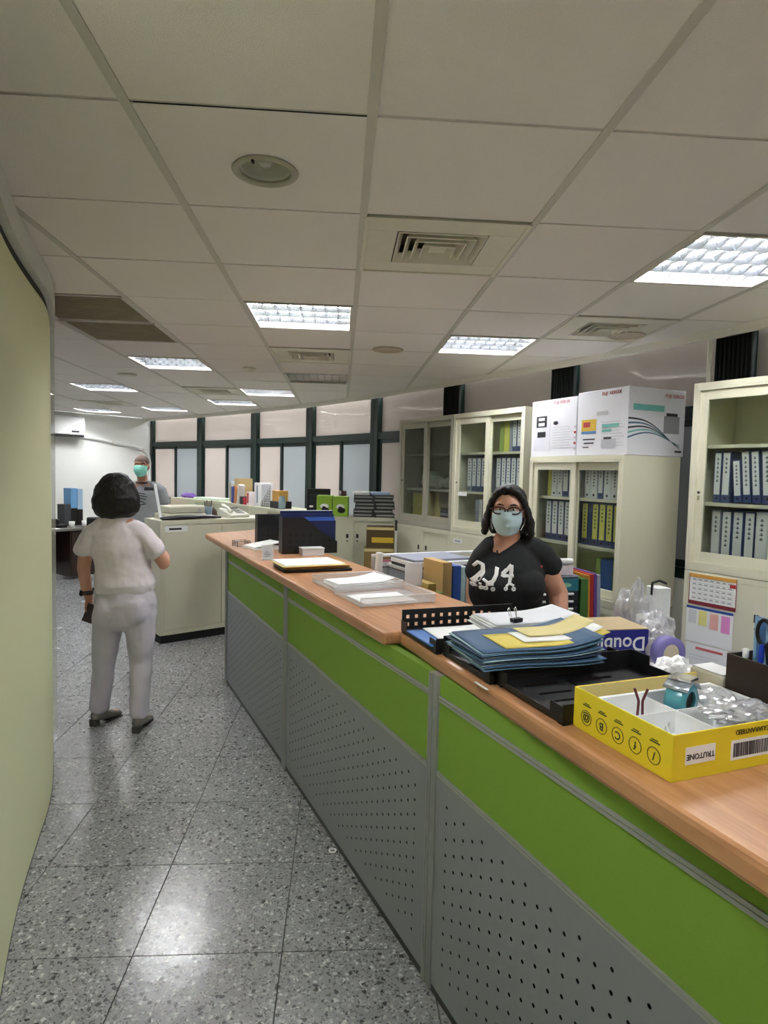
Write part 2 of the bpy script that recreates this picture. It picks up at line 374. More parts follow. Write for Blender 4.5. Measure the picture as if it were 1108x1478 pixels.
# curved pale green wall on the left
LW = [(-.40, -2.5), (-.42, .4), (-.62, 1.05), (-.76, 1.32), (-.88, 1.59), (-.99, 1.858), (-1.09, 2.12), (-1.18, 2.38), (-1.28, 2.72), (-1.375, 3.08), (-1.51, 3.42), (-1.655, 3.75)]
def smooth(pts, it=3):
    for _ in range(it):
        q = [pts[0]]
        for a, b in zip(pts[:-1], pts[1:]):
            q += [(a[0]*.75+b[0]*.25, a[1]*.75+b[1]*.25), (a[0]*.25+b[0]*.75, a[1]*.25+b[1]*.75)]
        pts = q+[pts[-1]]
    return pts
lws = smooth(LW, 2)
def offs(pts, d):
    out = []
    for i, p in enumerate(pts):
        a = pts[max(i-1, 0)]; b = pts[min(i+1, len(pts)-1)]; t = Vector((b[0]-a[0], b[1]-a[1])).normalized(); out.append((p[0]+t.y*d, p[1]-t.x*d))
    return out
def band(name, pts, d0, d1, z0, z1, mat, parent=None):
    A, B = offs(pts, d0), offs(pts, d1); n = len(pts); vs = []; fs = []
    for p, q in zip(A, B): vs += [(p[0], p[1], z0), (q[0], q[1], z0), (q[0], q[1], z1), (p[0], p[1], z1)]
    for i in range(n-1):
        for k in range(4): a = 4*i+k; b = 4*i+(k+1) % 4; fs.append((b, a, a+4, b+4))
    fs += [(0, 1, 2, 3), (4*n-1, 4*n-2, 4*n-3, 4*n-4)]
    return MB().add(vs, fs).build(name, mat, parent)
wl = band('wall_left', lws, -.14, 0, 0, 2.385, M_wall); tag(wl, kind='structure')
dk = band('gap_above_wall', lws, -.14, -.006, 2.385, 2.425, M('dark_gap', '3a3a34', .9, var=.6, scale=25), wl)
tag(band('trim_3', lws, -.14, .025, 2.425, H-.004, M('pale_grey_rail', 'd2d4ce', .5)), kind='structure')
band('baseboard_left', lws, -.01, .0015, 0, .006, M_grout, wl)
# clear plastic guard strip at the end of the wall
o = MB().box(-1.665, -1.645, 3.775, 3.78, .06, 2.45).build('corner_guard', M_acry); tag(o, 'clear plastic guard strip on the end of the pale green wall', 'corner guard')

# ---------------------------------------------------------------- counter
M_hole = M('panel_core', '0c0d0e', .9)
def perforated(name, W, Hh, mat, parent, z0, x0, m0=.045, pitch=.0485, row=.05, r=.0055):
    nx = int((W-2*m0+.02)/pitch); mb = MB(); y = 0
    x_s = (W-nx*pitch)/2; nz = int((Hh-.10)/row)
    zt = Hh-.045
    cells = []
    for i in range(nx):
        odd = i % 2
        top = zt-(.5*row if odd else 0)
        xa, xb = x0+x_s+i*pitch, x0+x_s+(i+1)*pitch
        for j in range(nz):
            za, zb = z0+top-(j+1)*row, z0+top-j*row; cx, cz = (xa+xb)/2, (za+zb)/2
            o = [(xa, za), (cx, za), (xb, za), (xb, cz), (xb, zb), (cx, zb), (xa, zb), (xa, cz)]
            q = [(cx+r*math.cos(R(225+45*k)), cz+r*math.sin(R(225+45*k))) for k in range(8)]
            mb.add([(p[0], y, p[1]) for p in o+q], [(k, (k+1) % 8, 8+(k+1) % 8, 8+k) for k in range(8)])
        zl = z0+top-nz*row
        for za, zb in ((z0, zl), (z0+top, z0+Hh)):
            mb.add([(xa, y, za), (xb, y, za), (xb, y, zb), (xa, y, zb)], [(0, 1, 2, 3)])
    for xa, xb in ((x0, x0+x_s), (x0+x_s+nx*pitch, x0+W)):
        mb.add([(xa, y, z0), (xb, y, z0), (xb, y, z0+Hh), (xa, y, z0+Hh)], [(0, 1, 2, 3)])
    return mb.build(name, mat, parent)
CP = [(-.857, 4.880), (-.285, 3.445), (.306, 1.932), (.862, .433), (1.418, -1.054)]
scr = thing('partition_screen', 'counter front of green fabric bands over grey perforated steel between aluminium posts', 'partition', (CP[0][0], CP[0][1], 0))
def loc_T(a, b):
    d = Vector((b[0]-a[0], b[1]-a[1])); return Matrix.Translation((a[0]-CP[0][0], a[1]-CP[0][1], 0)) @ Matrix.Rotation(math.atan2(d.y, d.x), 4, 'Z'), d.length
def setT(o, T): o.matrix_local = T; return o
for k in range(4):
    T, L = loc_T(CP[k], CP[k+1]); p0, p1 = .028, L-.028
    setT(box('green_panel', M_green, scr, p0, p1, .004, .036, .962, 1.020), T)
    setT(box('green_panel', M_green, scr, p0, p1, .004, .036, .722, .942), T)
    setT(box('rail', M_alu, scr, p0, p1, .0, .040, .942, .951), T); setT(box('rail', M_dark, scr, p0, p1, .004, .034, .951, .953), T); setT(box('rail', M_alu, scr, p0, p1, .0, .040, .953, .962), T)
    setT(box('rail', M_alu, scr, p0, p1, .0, .040, .706, .713), T); setT(box('rail', M_dark, scr, p0, p1, .004, .034, .713, .715), T); setT(box('rail', M_alu, scr, p0, p1, .0, .040, .715, .722), T)
    setT(perforated('perforated_panel', p1-p0, .706-.028, M_perf, scr, .028, p0), T)
    setT(box('panel_backing', M_hole, scr, p0, p1, .008, .036, .028, .706), T)
    setT(box('base_rail', M('base_rail', '3b3d3d', .5), scr, p0, p1, .002, .038, 0, .028), T)
for k, p in enumerate(CP):
    a = CP[max(k-1, 0)]; b = CP[min(k+1, 4)]; T, L = loc_T(a, b); T = Matrix.Translation((p[0]-CP[0][0], p[1]-CP[0][1], 0)) @ Matrix.Rotation(math.atan2(b[1]-a[1], b[0]-a[0]), 4, 'Z')
    mb = MB().box(-.028, -.004, -.006, .044, .004, 1.021).box(.004, .028, -.006, .044, .004, 1.021).box(-.004, .004, .0, .04, .004, 1.021)
    for xx in (-.02, -.012, .012, .02): mb.box(xx-.0015, xx+.0015, -.0085, -.006, .004, 1.021)
    setT(mb.build('post', M_alu, scr), T)
    setT(box('foot', M_dark, scr, -.02, .02, .0, .04, 0, .004), T)
# the two worktops
def slab(name, label, poly, z0, z1, frame_angle, bev=.012):
    o = thing(name, label, 'worktop', (poly[0][0], poly[0][1], 0), frame_angle)
    Ti = (Matrix.Translation((poly[0][0], poly[0][1], 0)) @ Matrix.Rotation(frame_angle, 4, 'Z')).inverted()
    q = [tuple((Ti @ Vector((p[0], p[1], 0)))[:2]) for p in poly]
    MB().prism(q, z0, z1).build('board', M_wood, o, bev=bev); return o
AF = R(21.3)                                       # far slab: local x across the counter, y along it, away
uF = Vector((-math.sin(AF), math.cos(AF))); vF = Vector((math.cos(AF), math.sin(AF))); OF = Vector((.163, 2.245))
def fs(s, t): p = OF+uF*s+vF*t; return (p.x, p.y)
slab('counter_worktop', 'long wood-look counter worktop at the far end, reaching the beige cabinet', [fs(0, 0), fs(0, .59), fs(2.0, .59), fs(4.15, .53), (-.84, 6.17), (-1.20, 5.73)], 1.022, 1.07, AF)
AN = R(17.2); vN = Vector((math.cos(AN), math.sin(AN))); uN = Vector((-math.sin(AN), math.cos(AN))); ON = Vector((.203, 2.257))
def ns(s, t): p = ON-uN*s+vN*t; return (p.x, p.y)   # s runs towards the camera
j0 = OF+vF*.062-uF*.004; j1 = OF+vF*.64-uF*.004
slab('counter_worktop', 'wood-look counter worktop nearest the camera, carrying the yellow box and black trays', [tuple(j0), tuple(ns(2.75, 0)), tuple(ns(2.75, .58)), tuple(j1)], 1.022, 1.073, AN)
ZT = 1.070; ZN = 1.073
o = MB().lathe([(.014+.0035*math.cos(a*math.pi/6), .0035*math.sin(a*math.pi/6)) for a in range(13)], (0, 0, 0), 20).build('plastic_ring', M_paper); o.location = (-.005, 2.66, .0035)
tag(o, 'small white plastic ring on the floor against the counter base', 'ring')
# worn chip of the edge
o = thing('adhesive_tape', 'short strip of white tape stuck on the front edge of the near worktop', 'tape', (*ns(.62, .006), ZN), AN)
box('strip', M_paper, o, -.004, .004, -.035, .035, 0, .0008)

# ---------------------------------------------------------------- cabinets
def spine_binder(parent_T, x, z, d, h, wd, tilt, cover, label_c, name, lab, cat, group, yf, stain=True):
    """binder with its spine facing local -y of the cabinet"""
    o = bpy.data.objects.new(name, None); C.objects.link(o); tag(o, lab, cat, group)
    o.matrix_world = parent_T @ Matrix.Translation((x, yf, z)) @ Matrix.Rotation(tilt, 4, 'Y')
    mb = MB().box(0, wd, 0, d, 0, h).build('cover', cover, o, bev=.0015)
    if label_c:
        MB().box(wd*.12, wd*.88, -.0012, 0, h*.16, h*.97).build('spine_label', label_c, o)
        t = MB(); rr = random.Random(int(x*1000)+int(z*100))
        for k in range(rr.randint(4, 7)):
            zz = h*(.84-.085*k)
            t.box(wd*.36, wd*.64, -.0018, -.0012, zz, zz+h*.018).box(wd*.42, wd*.58, -.0018, -.0012, zz+h*.026, zz+h*.036).box(wd*.47, wd*.53, -.0018, -.0012, zz-h*.012, zz+h*.045)
        t.build('spine_print', M('spine_ink', '4a4c55', .8), o)
        MB().cyl((wd/2, -.001, h*.09), (wd/2, .0, h*.09), wd*.14, n=12).build('ring_hole', M_dark, o)
    return o
def cabinet(name, label, pos, ang, W, D, z0, z1, steel, shelves, upper=True, doors='glass', legs=False, front_open=0):
    """local x along the front from its left end as seen from the front, front face at y=0, depth +y"""
    o = thing(name, label, 'cabinet', (pos[0], pos[1], z0), ang); h = z1-z0; t = .018
    b = MB().box(0, t, 0, D, 0, h).box(W-t, W, 0, D, 0, h).box(t, W-t, 0, D, h-t*1.6, h).box(t, W-t, 0, D, 0, t*2.2).box(t, W-t, D-.01, D, t, h-t)
    b.build('body', steel, o, bev=.002)
    b = MB().box(t, .036, .0, .012, t*2.2, h-t*1.6).box(W-.036, W-t, .0, .012, t*2.2, h-t*1.6).box(t, W-t, .0, .02, h-.040, h-t*1.6).box(t, W-t, 0, .02, t*2.2, .048)
    b.build('front_frame', steel, o)
    for z in shelves: box('shelf', steel, o, t, W-t, .055, D-.012, z-z0-.018, z-z0)
    if doors == 'glass':
        for q, (x0, x1, y) in enumerate(((.03, W/2+.02, .012), (W/2-.02, W-.03, .034))):
            s = .045; zb, zt = .048, h-.04
            d = MB().box(x0, x0+s, y, y+.018, zb, zt).box(x1-s, x1, y, y+.018, zb, zt).box(x0+s, x1-s, y, y+.018, zt-.05, zt).box(x0+s, x1-s, y, y+.018, zb, zb+.055).build('sliding_door', steel, o, bev=.0015)
            MB().box(x0+s-.004, x1-s+.004, y+.007, y+.010, zb+.05, zt-.045).build('glass_pane', M_glass, d)
            hx = x0+.02 if q == 0 else x1-.02
            MB().cyl((hx, y, h*.42), (hx, y-.004, h*.42), .007, n=12).build('lock', M_black, d)
            MB().box(hx-.006, hx+.006, y-.002, y, h*.42-.04, h*.42-.018).build('finger_pull', M_chrome, d)
    elif doors == 'steel':
        for q, (x0, x1, y) in enumerate(((.03, W/2+.01, .0), (W/2-.01, W-.03, .016))):
            d = MB().box(x0, x1, y, y+.014, .046, h-.038).build('sliding_door', steel, o, bev=.002)
            hx = x1-.06 if q == 0 else x0+.06
            MB().box(hx-.012, hx+.012, y-.003, y, h-.21, h-.17).build('finger_pull', M_black, d)
            MB().cyl((hx, y, h-.24), (hx, y-.005, h-.24), .008, n=10).build('lock', M_black, d)
    return o
A1 = math.atan2(6.16-5.375, .56-.95)               # from right end B to left
pA, pB, pE = Vector((.56, 6.16)), Vector((.95, 5.375)), Vector((1.34, 4.59))
angAB = math.atan2(pB.y-pA.y, pB.x-pA.x)
def TAB(p, z=0): return Matrix.Translation((p.x, p.y, z)) @ Matrix.Rotation(angAB, 4, 'Z')
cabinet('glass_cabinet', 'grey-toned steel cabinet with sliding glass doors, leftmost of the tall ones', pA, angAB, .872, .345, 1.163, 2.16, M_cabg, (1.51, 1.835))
cabinet('glass_cabinet', 'cream steel cabinet with sliding glass doors, right beside the grey-toned one', pB, angAB, .872, .345, 1.163, 2.16, M_cab, (1.51, 1.835))
cabinet('steel_cabinet', 'solid-door cream steel cabinet under the grey-toned glass cabinet', pA, angAB, .872, .35, 0, 1.16, M_cab, (), doors='steel')
cabinet('steel_cabinet', 'solid-door cream steel cabinet under the cream glass cabinet behind the woman in black', pB, angAB, .872, .35, 0, 1.16, M_cab, (), doors='steel')
dC = Vector((.35, -.94)).normalized(); pCR = Vector((1.643, 3.597)); pC = pCR-dC*.88; angC = math.atan2(dC.y, dC.x)
cabinet('glass_cabinet', 'lower cream glass-door cabinet that carries the two white printer boxes', pC, angC, .88, .46, .86, 1.785, M_cab, (1.213, 1.515))
cabinet('steel_cabinet', 'cream steel base cabinet under the glass cabinet with yellow binders', pC, angC, .86, .44, 0, .857, M_cab, (), doors='steel')
dD = Vector((.19, -.35)).normalized(); pD = Vector((1.87, 3.29)); angD = math.atan2(dD.y, dD.x)
cabinet('glass_cabinet', 'rightmost cream glass-door cabinet, cut off by the picture edge', pD, angD, .88, .40, 1.163, 2.16, M_cab, (1.53, 1.835))
Dlow = cabinet('steel_cabinet', 'cream steel base cabinet at the right edge with calendars on its door', pD, angD, .88, .41, 0, 1.16, M_cab, (), doors='steel')
TC = Matrix.Translation((pC.x, pC.y, 0)) @ Matrix.Rotation(angC, 4, 'Z'); TD = Matrix.Translation((pD.x, pD.y, 0)) @ Matrix.Rotation(angD, 4, 'Z')
CV = {'blue': M('binder_blue', '3c4a78', .5), 'navy': M('binder_navy', '232c4c', .5), 'yel': M('binder_yellow', 'c9c85e', .6), 'white': M('binder_white', 'd8d9e0', .6), 'grey': M('binder_grey', '8f94a3', .6), 'green': M('binder_green', '8ea35a', .6), 'lab': M('spine_paper', 'e2e3e6', .8), 'ylab': M('spine_yellow', 'd6d26c', .8), 'blue2': M('binder_bright_blue', '2f55a4', .5)}
ORD = ['first', 'second', 'third', 'fourth', 'fifth', 'sixth', 'seventh', 'eighth', 'ninth', 'tenth', 'eleventh', 'twelfth']
def row(T, x0, z, items, where, group, yf=.085, h=.285, d=.24):
    x = x0
    for k, it in enumerate(items):
        col, wd = it[0], it[1]; tilt = R(it[2]) if len(it) > 2 else 0; hh = h*(it[3] if len(it) > 3 else 1)
        cw = {'blue': 'blue', 'navy': 'navy blue', 'yel': 'yellow', 'white': 'white', 'grey': 'grey', 'green': 'olive green', 'blue2': 'bright blue', 'bw': 'blue with white label', 'gw': 'grey with white label', 'by': 'blue with yellow label'}[col]
        cov = CV[{'bw': 'blue', 'gw': 'grey', 'by': 'blue'}.get(col, col)]; lab = {'bw': CV['lab'], 'gw': CV['lab'], 'by': CV['ylab'], 'white': CV['lab']}.get(col)
        if tilt and k and len(items[k-1]) == 2: x += .022
        spine_binder(T, x, z+.0005+(wd*math.sin(-tilt) if tilt < 0 else 0), d, hh, wd, tilt, cov, lab, 'binder', '%s binder from left, %s, %s' % (ORD[k], cw, where), 'binder', group, yf)
        x += wd+.003+(abs(math.tan(tilt))*hh*.12 if tilt else 0)
# C cabinet
row(TC, .10, 1.515, [('yel', .035), ('white', .06), ('white', .05), ('bw', .06), ('white', .06)], 'top shelf, left door, low glass cabinet', 'binders on the top shelf of the low glass cabinet', h=.235)
row(TC, .47, 1.515, [('white', .05), ('white', .06), ('bw', .05), ('white', .06), ('white', .06), ('white', .045)], 'top shelf, right door, low glass cabinet', 'binders on the top shelf of the low glass cabinet', h=.235)
row(TC, .09, 1.213, [('bw', .062), ('bw', .062), ('bw', .062), ('bw', .062), ('bw', .062)], 'middle shelf, left door, low glass cabinet', 'binders on the middle shelf of the low glass cabinet', h=.275)
row(TC, .455, 1.213, [('by', .058), ('blue', .03), ('by', .058), ('by', .058), ('by', .058), ('by', .058), ('by', .05)], 'middle shelf, right door, low glass cabinet', 'yellow binders on the middle shelf of the low glass cabinet', h=.275)
row(TC, .60, .90, [('green', .04), ('blue2', .10), ('green', .03), ('blue', .05)], 'bottom shelf, low glass cabinet', 'binders on the bottom shelf of the low glass cabinet', h=.24)
# B cabinet
row(TAB(pB), .50, 1.835, [('green', .05, 0, .95), ('yel', .06), ('grey', .03), ('bw', .05), ('bw', .045), ('grey', .04)], 'top shelf, tall cream glass cabinet', 'binders on the top shelf of the cream glass cabinet', h=.25)
row(TAB(pB), .10, 1.51, [('gw', .06), ('bw', .06), ('bw', .055), ('bw', .06), ('gw', .05)], 'middle shelf, left door, tall cream cabinet', 'binders on the middle shelf of the cream glass cabinet', h=.285)
row(TAB(pB), .47, 1.51, [('bw', .06), ('bw', .055), ('bw', .05), ('bw', .06), ('bw', .05), ('bw', .055)], 'middle shelf, right door, tall cream cabinet', 'binders on the middle shelf of the cream glass cabinet', h=.285)
row(TAB(pB), .22, 1.205, [('grey', .05), ('white', .035), ('navy', .05)], 'bottom shelf, tall cream glass cabinet', 'binders on the bottom shelf of the cream glass cabinet', h=.24)
# D cabinet
row(TD, .085, 1.53, [('bw', .04), ('bw', .045), ('bw', .042, -5, .82), ('bw', .042, -5), ('bw', .042, -5), ('bw', .055, -4), ('gw', .05, -4)], 'middle shelf, rightmost glass cabinet', 'binders on the middle shelf of the rightmost cabinet', h=.27)
row(TD, .085, 1.212, [('gw', .052), ('bw', .055), ('bw', .058), ('bw', .055), ('white', .06), ('gw', .05)], 'bottom shelf, rightmost glass cabinet', 'binders on the bottom shelf of the rightmost cabinet', h=.28)
# A cabinet contents: bags, cartons
def crumple(c, r, seed, amp=.25, n=3):
    bm = bmesh.new(); bmesh.ops.create_icosphere(bm, subdivisions=n, radius=1)
    for v in bm.verts:
        k = 1+amp*noise.noise(v.co*1.7+Vector((seed, 0, 0)))+amp*.5*noise.noise(v.co*4.5+Vector((0, seed, 0)))
        v.co = Vector((v.co.x*r[0]*k+c[0], v.co.y*r[1]*k+c[1], max(v.co.z*r[2]*k, -r[2]*.85)+c[2]))
    mb = MB(); mb.v = [tuple(v.co) for v in bm.verts]; mb.f = [tuple(v.index for v in f.verts) for f in bm.faces]; mb.sm = [False]*len(mb.f); bm.free(); return mb
def at(T, x, y, z): return tuple((T @ Vector((x, y, z))))
def placed(o, T, x, y, z, rz=0): o.matrix_world = T @ Matrix.Translation((x, y, z)) @ Matrix.Rotation(rz, 4, 'Z'); return o
M_grbag = M('pale_plastic_bag', 'b4b5ae', .4, var=.1)
placed(tag(crumple((0, 0, .075), (.17, .09, .085), 3).build('plastic_bag', M_grbag), 'pale plastic bag lying behind the left door of the grey-toned cabinet', 'bag'), TAB(pA), .27, .22, 1.511)
placed(tag(crumple((0, 0, .06), (.16, .09, .065), 9).build('plastic_bag', M_grbag), 'pale plastic bag lying behind the right door of the grey-toned cabinet', 'bag'), TAB(pA), .63, .22, 1.511)
placed(tag(crumple((0, 0, .045), (.05, .04, .05), 5).build('plastic_bag', M('tan_bag', 'a19c7a', .6)), 'small tan bag on the top shelf of the grey-toned cabinet', 'bag'), TAB(pA), .74, .22, 1.836)
M_kraft = M('kraft_card', 'b7995f', .8); M_tan = M('tan_card', 'c2b27c', .8)
cb = thing('carton', 'tan cardboard carton at the bottom of the grey-toned cabinet', 'carton'); box('carton_body', M_tan, cb, 0, .30, 0, .22, 0, .27, bev=.003); box('carton_flap', M_kraft, cb, .005, .295, -.002, 0, .13, .134); placed(cb, TAB(pA), .10, .11, 1.205)
cb = thing('paper_bag', 'upright tan paper bag at the bottom right of the grey-toned cabinet', 'bag'); box('bag_body', M_tan, cb, 0, .06, 0, .2, 0, .28, bev=.003); placed(cb, TAB(pA), .47, .11, 1.205)
for k in range(6):
    b = thing('folder', 'flat dark folder, %s from the bottom of the pile in the grey-toned cabinet' % ORD[k], 'folder', group='folder pile in the grey-toned cabinet'); box('folder_body', [CV['grey'], CV['navy'], M_black, CV['grey'], CV['navy'], M_black][k], b, 0, .25+.01*(k % 3), 0, .2, 0, .022, bev=.003); placed(b, TAB(pA), .56+.004*(k % 2), .11, 1.2055+.0235*k, R((k % 3-1)*1.2))

# notices on the base cabinet at the right edge (local frame of Dlow)
def panel_on(name, label, cat, T, x0, x1, z0, z1, y, mats_boxes):
    o = thing(name, label, cat); placed(o, T, 0, 0, 0)
    MB().box(x0, x1, y-.002, y, z0, z1).build('sheet', M_paper, o)
    for nm, m, bs in mats_boxes:
        mb = MB()
        for (a, b, c, d) in bs: mb.box(x0+a*(x1-x0), x0+b*(x1-x0), y-.0028, y-.002, z0+c*(z1-z0), z0+d*(z1-z0))
        mb.build(nm, m, o)
    return o
ink = M('grey_print', 'a6a9ad', .8); maroon = M('maroon_print', '7e2430', .7)
rows_ = [(.06+.001*k, .94, .86-.075*k, .868-.075*k) for k in range(10)]; 
cells_ = [(.08+.125*i, .15+.125*i, .80-.15*j, .835-.15*j) for i in range(7) for j in range(5)]
panel_on('calendar', 'year calendar with orange top band and maroon foot on the right base cabinet', 'calendar', TD, .033, .288, .985, 1.150, -.001, [('top_band', M('orange_band', 'd9a04a', .7), [(0, 1, .88, 1)]), ('print', ink, cells_+rows_), ('foot_band', maroon, [(0, 1, 0, .12), (.985, 1, 0, 1), (0, .015, 0, 1)]), ('seal', M('red_seal', 'b22a33', .6), [(.86, .98, .70, .82)])])
panel_on('wall_planner', 'white planner with blue top band and yellow and pink columns under the calendar', 'planner', TD, .026, .278, .782, .975, -.001, [('top_band', M('blue_band', '2b4f9a', .6), [(0, 1, .93, 1)]), ('yellow_column', M('pale_yellow', 'e6e08a', .7), [(.28, .45, .50, .90)]), ('salmon_column', M('salmon', 'eab3a6', .7), [(.52, .70, .45, .88)]), ('pink_column', M('pink', 'e493cf', .7), [(.76, .94, .42, .88)]), ('grey_column', M('pale_grey_print', 'd5d8da', .7), [(.05, .22, .52, .90)])])
panel_on('notice_sheet', 'white notice sheet with a red strip, hung lowest on the right base cabinet', 'notice', TD, .030, .262, .56, .777, -.001, [('red_strip', M('pale_red', 'cf6a6c', .7), [(.25, .88, .86, .92)]), ('print', ink, [(.1, .8, .70, .705), (.1, .7, .62, .625), (.75, .85, .60, .62)])])

o = thing('label_card', 'small white label card stuck on the base cabinet under the cream glass cabinet', 'label'); placed(o, TAB(pB), 0, 0, 0); box('card', M_paper, o, .045, .17, -.004, -.0005, 1.07, 1.105); box('card_print', ink, o, .07, .15, -.0048, -.004, 1.08, 1.095)
o = thing('label_card', 'small white label card on the glass of the cream cabinet at its middle shelf', 'label'); placed(o, TAB(pB), 0, 0, 0); box('card', M_paper, o, .085, .20, .0065, .0105, 1.472, 1.505)
# printer boxes on top of C
M_box = M('white_carton', 'dedfe6', .6, var=.02); M_boxg = M('grey_print_area', 'b9bac0', .6); M_red = M('red_print', 'b8434a', .6); M_teal = M('teal_print', '6fb5ad', .6); M_ink = M('dark_print', '2c2d33', .6)
def printer_box(label, x0, W, which):
    o = thing('printer_box', label, 'box', group='printer cartons on the low glass cabinet'); placed(o, TC, x0, .02, 1.787)
    D, Hh = (.46, .40) if which else (.44, .385)
    box('carton_body', M_box, o, 0, W, 0, D, 0, Hh, bev=.004)
    MB().box(.0, W, D/2-.02, D/2+.02, Hh-.0005, Hh+.0007).build('tape', M_tan, o)
    y = -.001
    text('FUJI XEROX', .030, M_red, o, face_T((W*.68, y, Hh*.93)))
    m = MB()
    for k in range(9): m.box(W*.50, W*(.86+.04*((k*7) % 3)), y-.0005, 0, Hh*(.50-.045*k), Hh*(.505-.045*k))
    m.build('small_print', ink, o)
    if which == 0:
        f = MB().box(W*.05, W*.44, y-.0003, 0, Hh*.10, Hh*.80).box(W*.0, 0, 0, 0, 0, 0); 
        MB().box(W*.05, W*.44, y-.0003, 0, Hh*.10, Hh*.803).build('print_frame', M('pale_frame', 'd3d4dc', .7), o)
        MB().box(W*.12, W*.36, y-.0012, y, Hh*.52, Hh*.72).build('picture', M_ink, o)
        MB().box(W*.17, W*.31, y-.0018, y-.001, Hh*.64, Hh*.69).box(W*.17, W*.31, y-.0018, y-.001, Hh*.545, Hh*.60).build('picture_paper', M_paper, o)
        MB().box(W*.15, W*.34, y-.0012, y, Hh*.34, Hh*.44).build('picture', M_ink, o)
        MB().lathe([(.0, 0), (.022, 0), (.022, -.001), (0, -.001)], (0, 0, 0), 16, Matrix.Translation((W*.56, y, Hh*.58)) @ Matrix.Diagonal((1.1, 1, .6, 1)) , 'y').build('badge', M_ink, o)
        for k in range(5): MB().box(W-.02, W-.002, y-.0006, 0, .04+.035*k, .055+.035*k).build('edge_stripe', M_red if k % 2 else M_boxg, o)
    else:
        MB().box(W*.10, W*.40, y-.0012, y, Hh*.38, Hh*.56).build('picture', M('yellow_print', 'd9b43c', .6), o)
        MB().box(W*.10, W*.40, y-.0014, y, Hh*.34, Hh*.38).build('picture', M('blue_print', '5588c0', .6), o)
        MB().box(W*.14, W*.28, y-.0018, y-.001, Hh*.44, Hh*.52).build('picture', M_red, o)
        MB().box(W*.52, W*.84, y-.0008, 0, Hh*.42, Hh*.47).box(W*.52, W*.70, y-.0008, 0, Hh*.35, Hh*.39).build('teal_strip', M_teal, o)
        MB().box(W*.52, W*.78, y-.001, 0, Hh*.10, Hh*.24).build('picture', M_boxg, o); MB().box(W*.56, W*.70, y-.0015, 0, Hh*.24, Hh*.27).build('picture', M_ink, o)
        MB().box(W*.40, W*.62, y-.0008, 0, Hh*.62, Hh*.67).build('badge', M_boxg, o)
        MB().box(W*.14, W*.38, y-.0008, 0, Hh*.24, Hh*.26).box(W*.16, W*.36, y-.0008, 0, Hh*.18, Hh*.20).box(W*.14, W*.26, y-.0008, 0, Hh*.12, Hh*.135).build('small_print', M_ink, o)
        # right side: teal band, printer picture, waves
        X = W
        MB().box(X, X+.0008, D*.08, D*.62, Hh*.66, Hh*.75).build('teal_strip', M_teal, o)
        text('FUJI XEROX', .03, M_red, o, Matrix.Translation((X+.001, D*.80, Hh*.90)) @ Matrix.Rotation(R(90), 4, 'Z') @ Matrix.Rotation(R(90), 4, 'X'))
        MB().box(X, X+.0010, D*.62, D*.90, Hh*.34, Hh*.60).build('picture', M('picture_grey', '8d8f94', .6), o)
        MB().box(X, X+.0016, D*.66, D*.86, Hh*.60, Hh*.645).build('picture', M_ink, o)
        for k in range(5):
            vs = []; fs_ = []; N = 24
            for i in range(N+1):
                u = i/N; y_ = D*(.0+.92*u); z_ = Hh*(.50-.07*k+.02)*(1-u)+Hh*(.18+.015*k)*u+.035*math.sin(u*math.pi*1.3); th = .009*(1-u)+.002
                vs += [(X+.0009, y_, z_), (X+.0009, y_, z_+th)]
            for i in range(N): fs_.append((2*i, 2*i+2, 2*i+3, 2*i+1))
            MB().add(vs, fs_).build('wave_line', [M_ink, M('wave_blue', '4e6a86', .6), M_ink, M_teal, M('wave_blue')][k], o)
        MB().box(X, X+.0008, D*.84, D*.96, Hh*.06, Hh*.09).build('small_print', M_ink, o)
    return o
printer_box('white printer carton with a black printer picture, left of the pair', -.02, .462, 0)
printer_box('white printer carton with yellow picture and wavy lines on its side, right of the pair', .449, .43, 1)

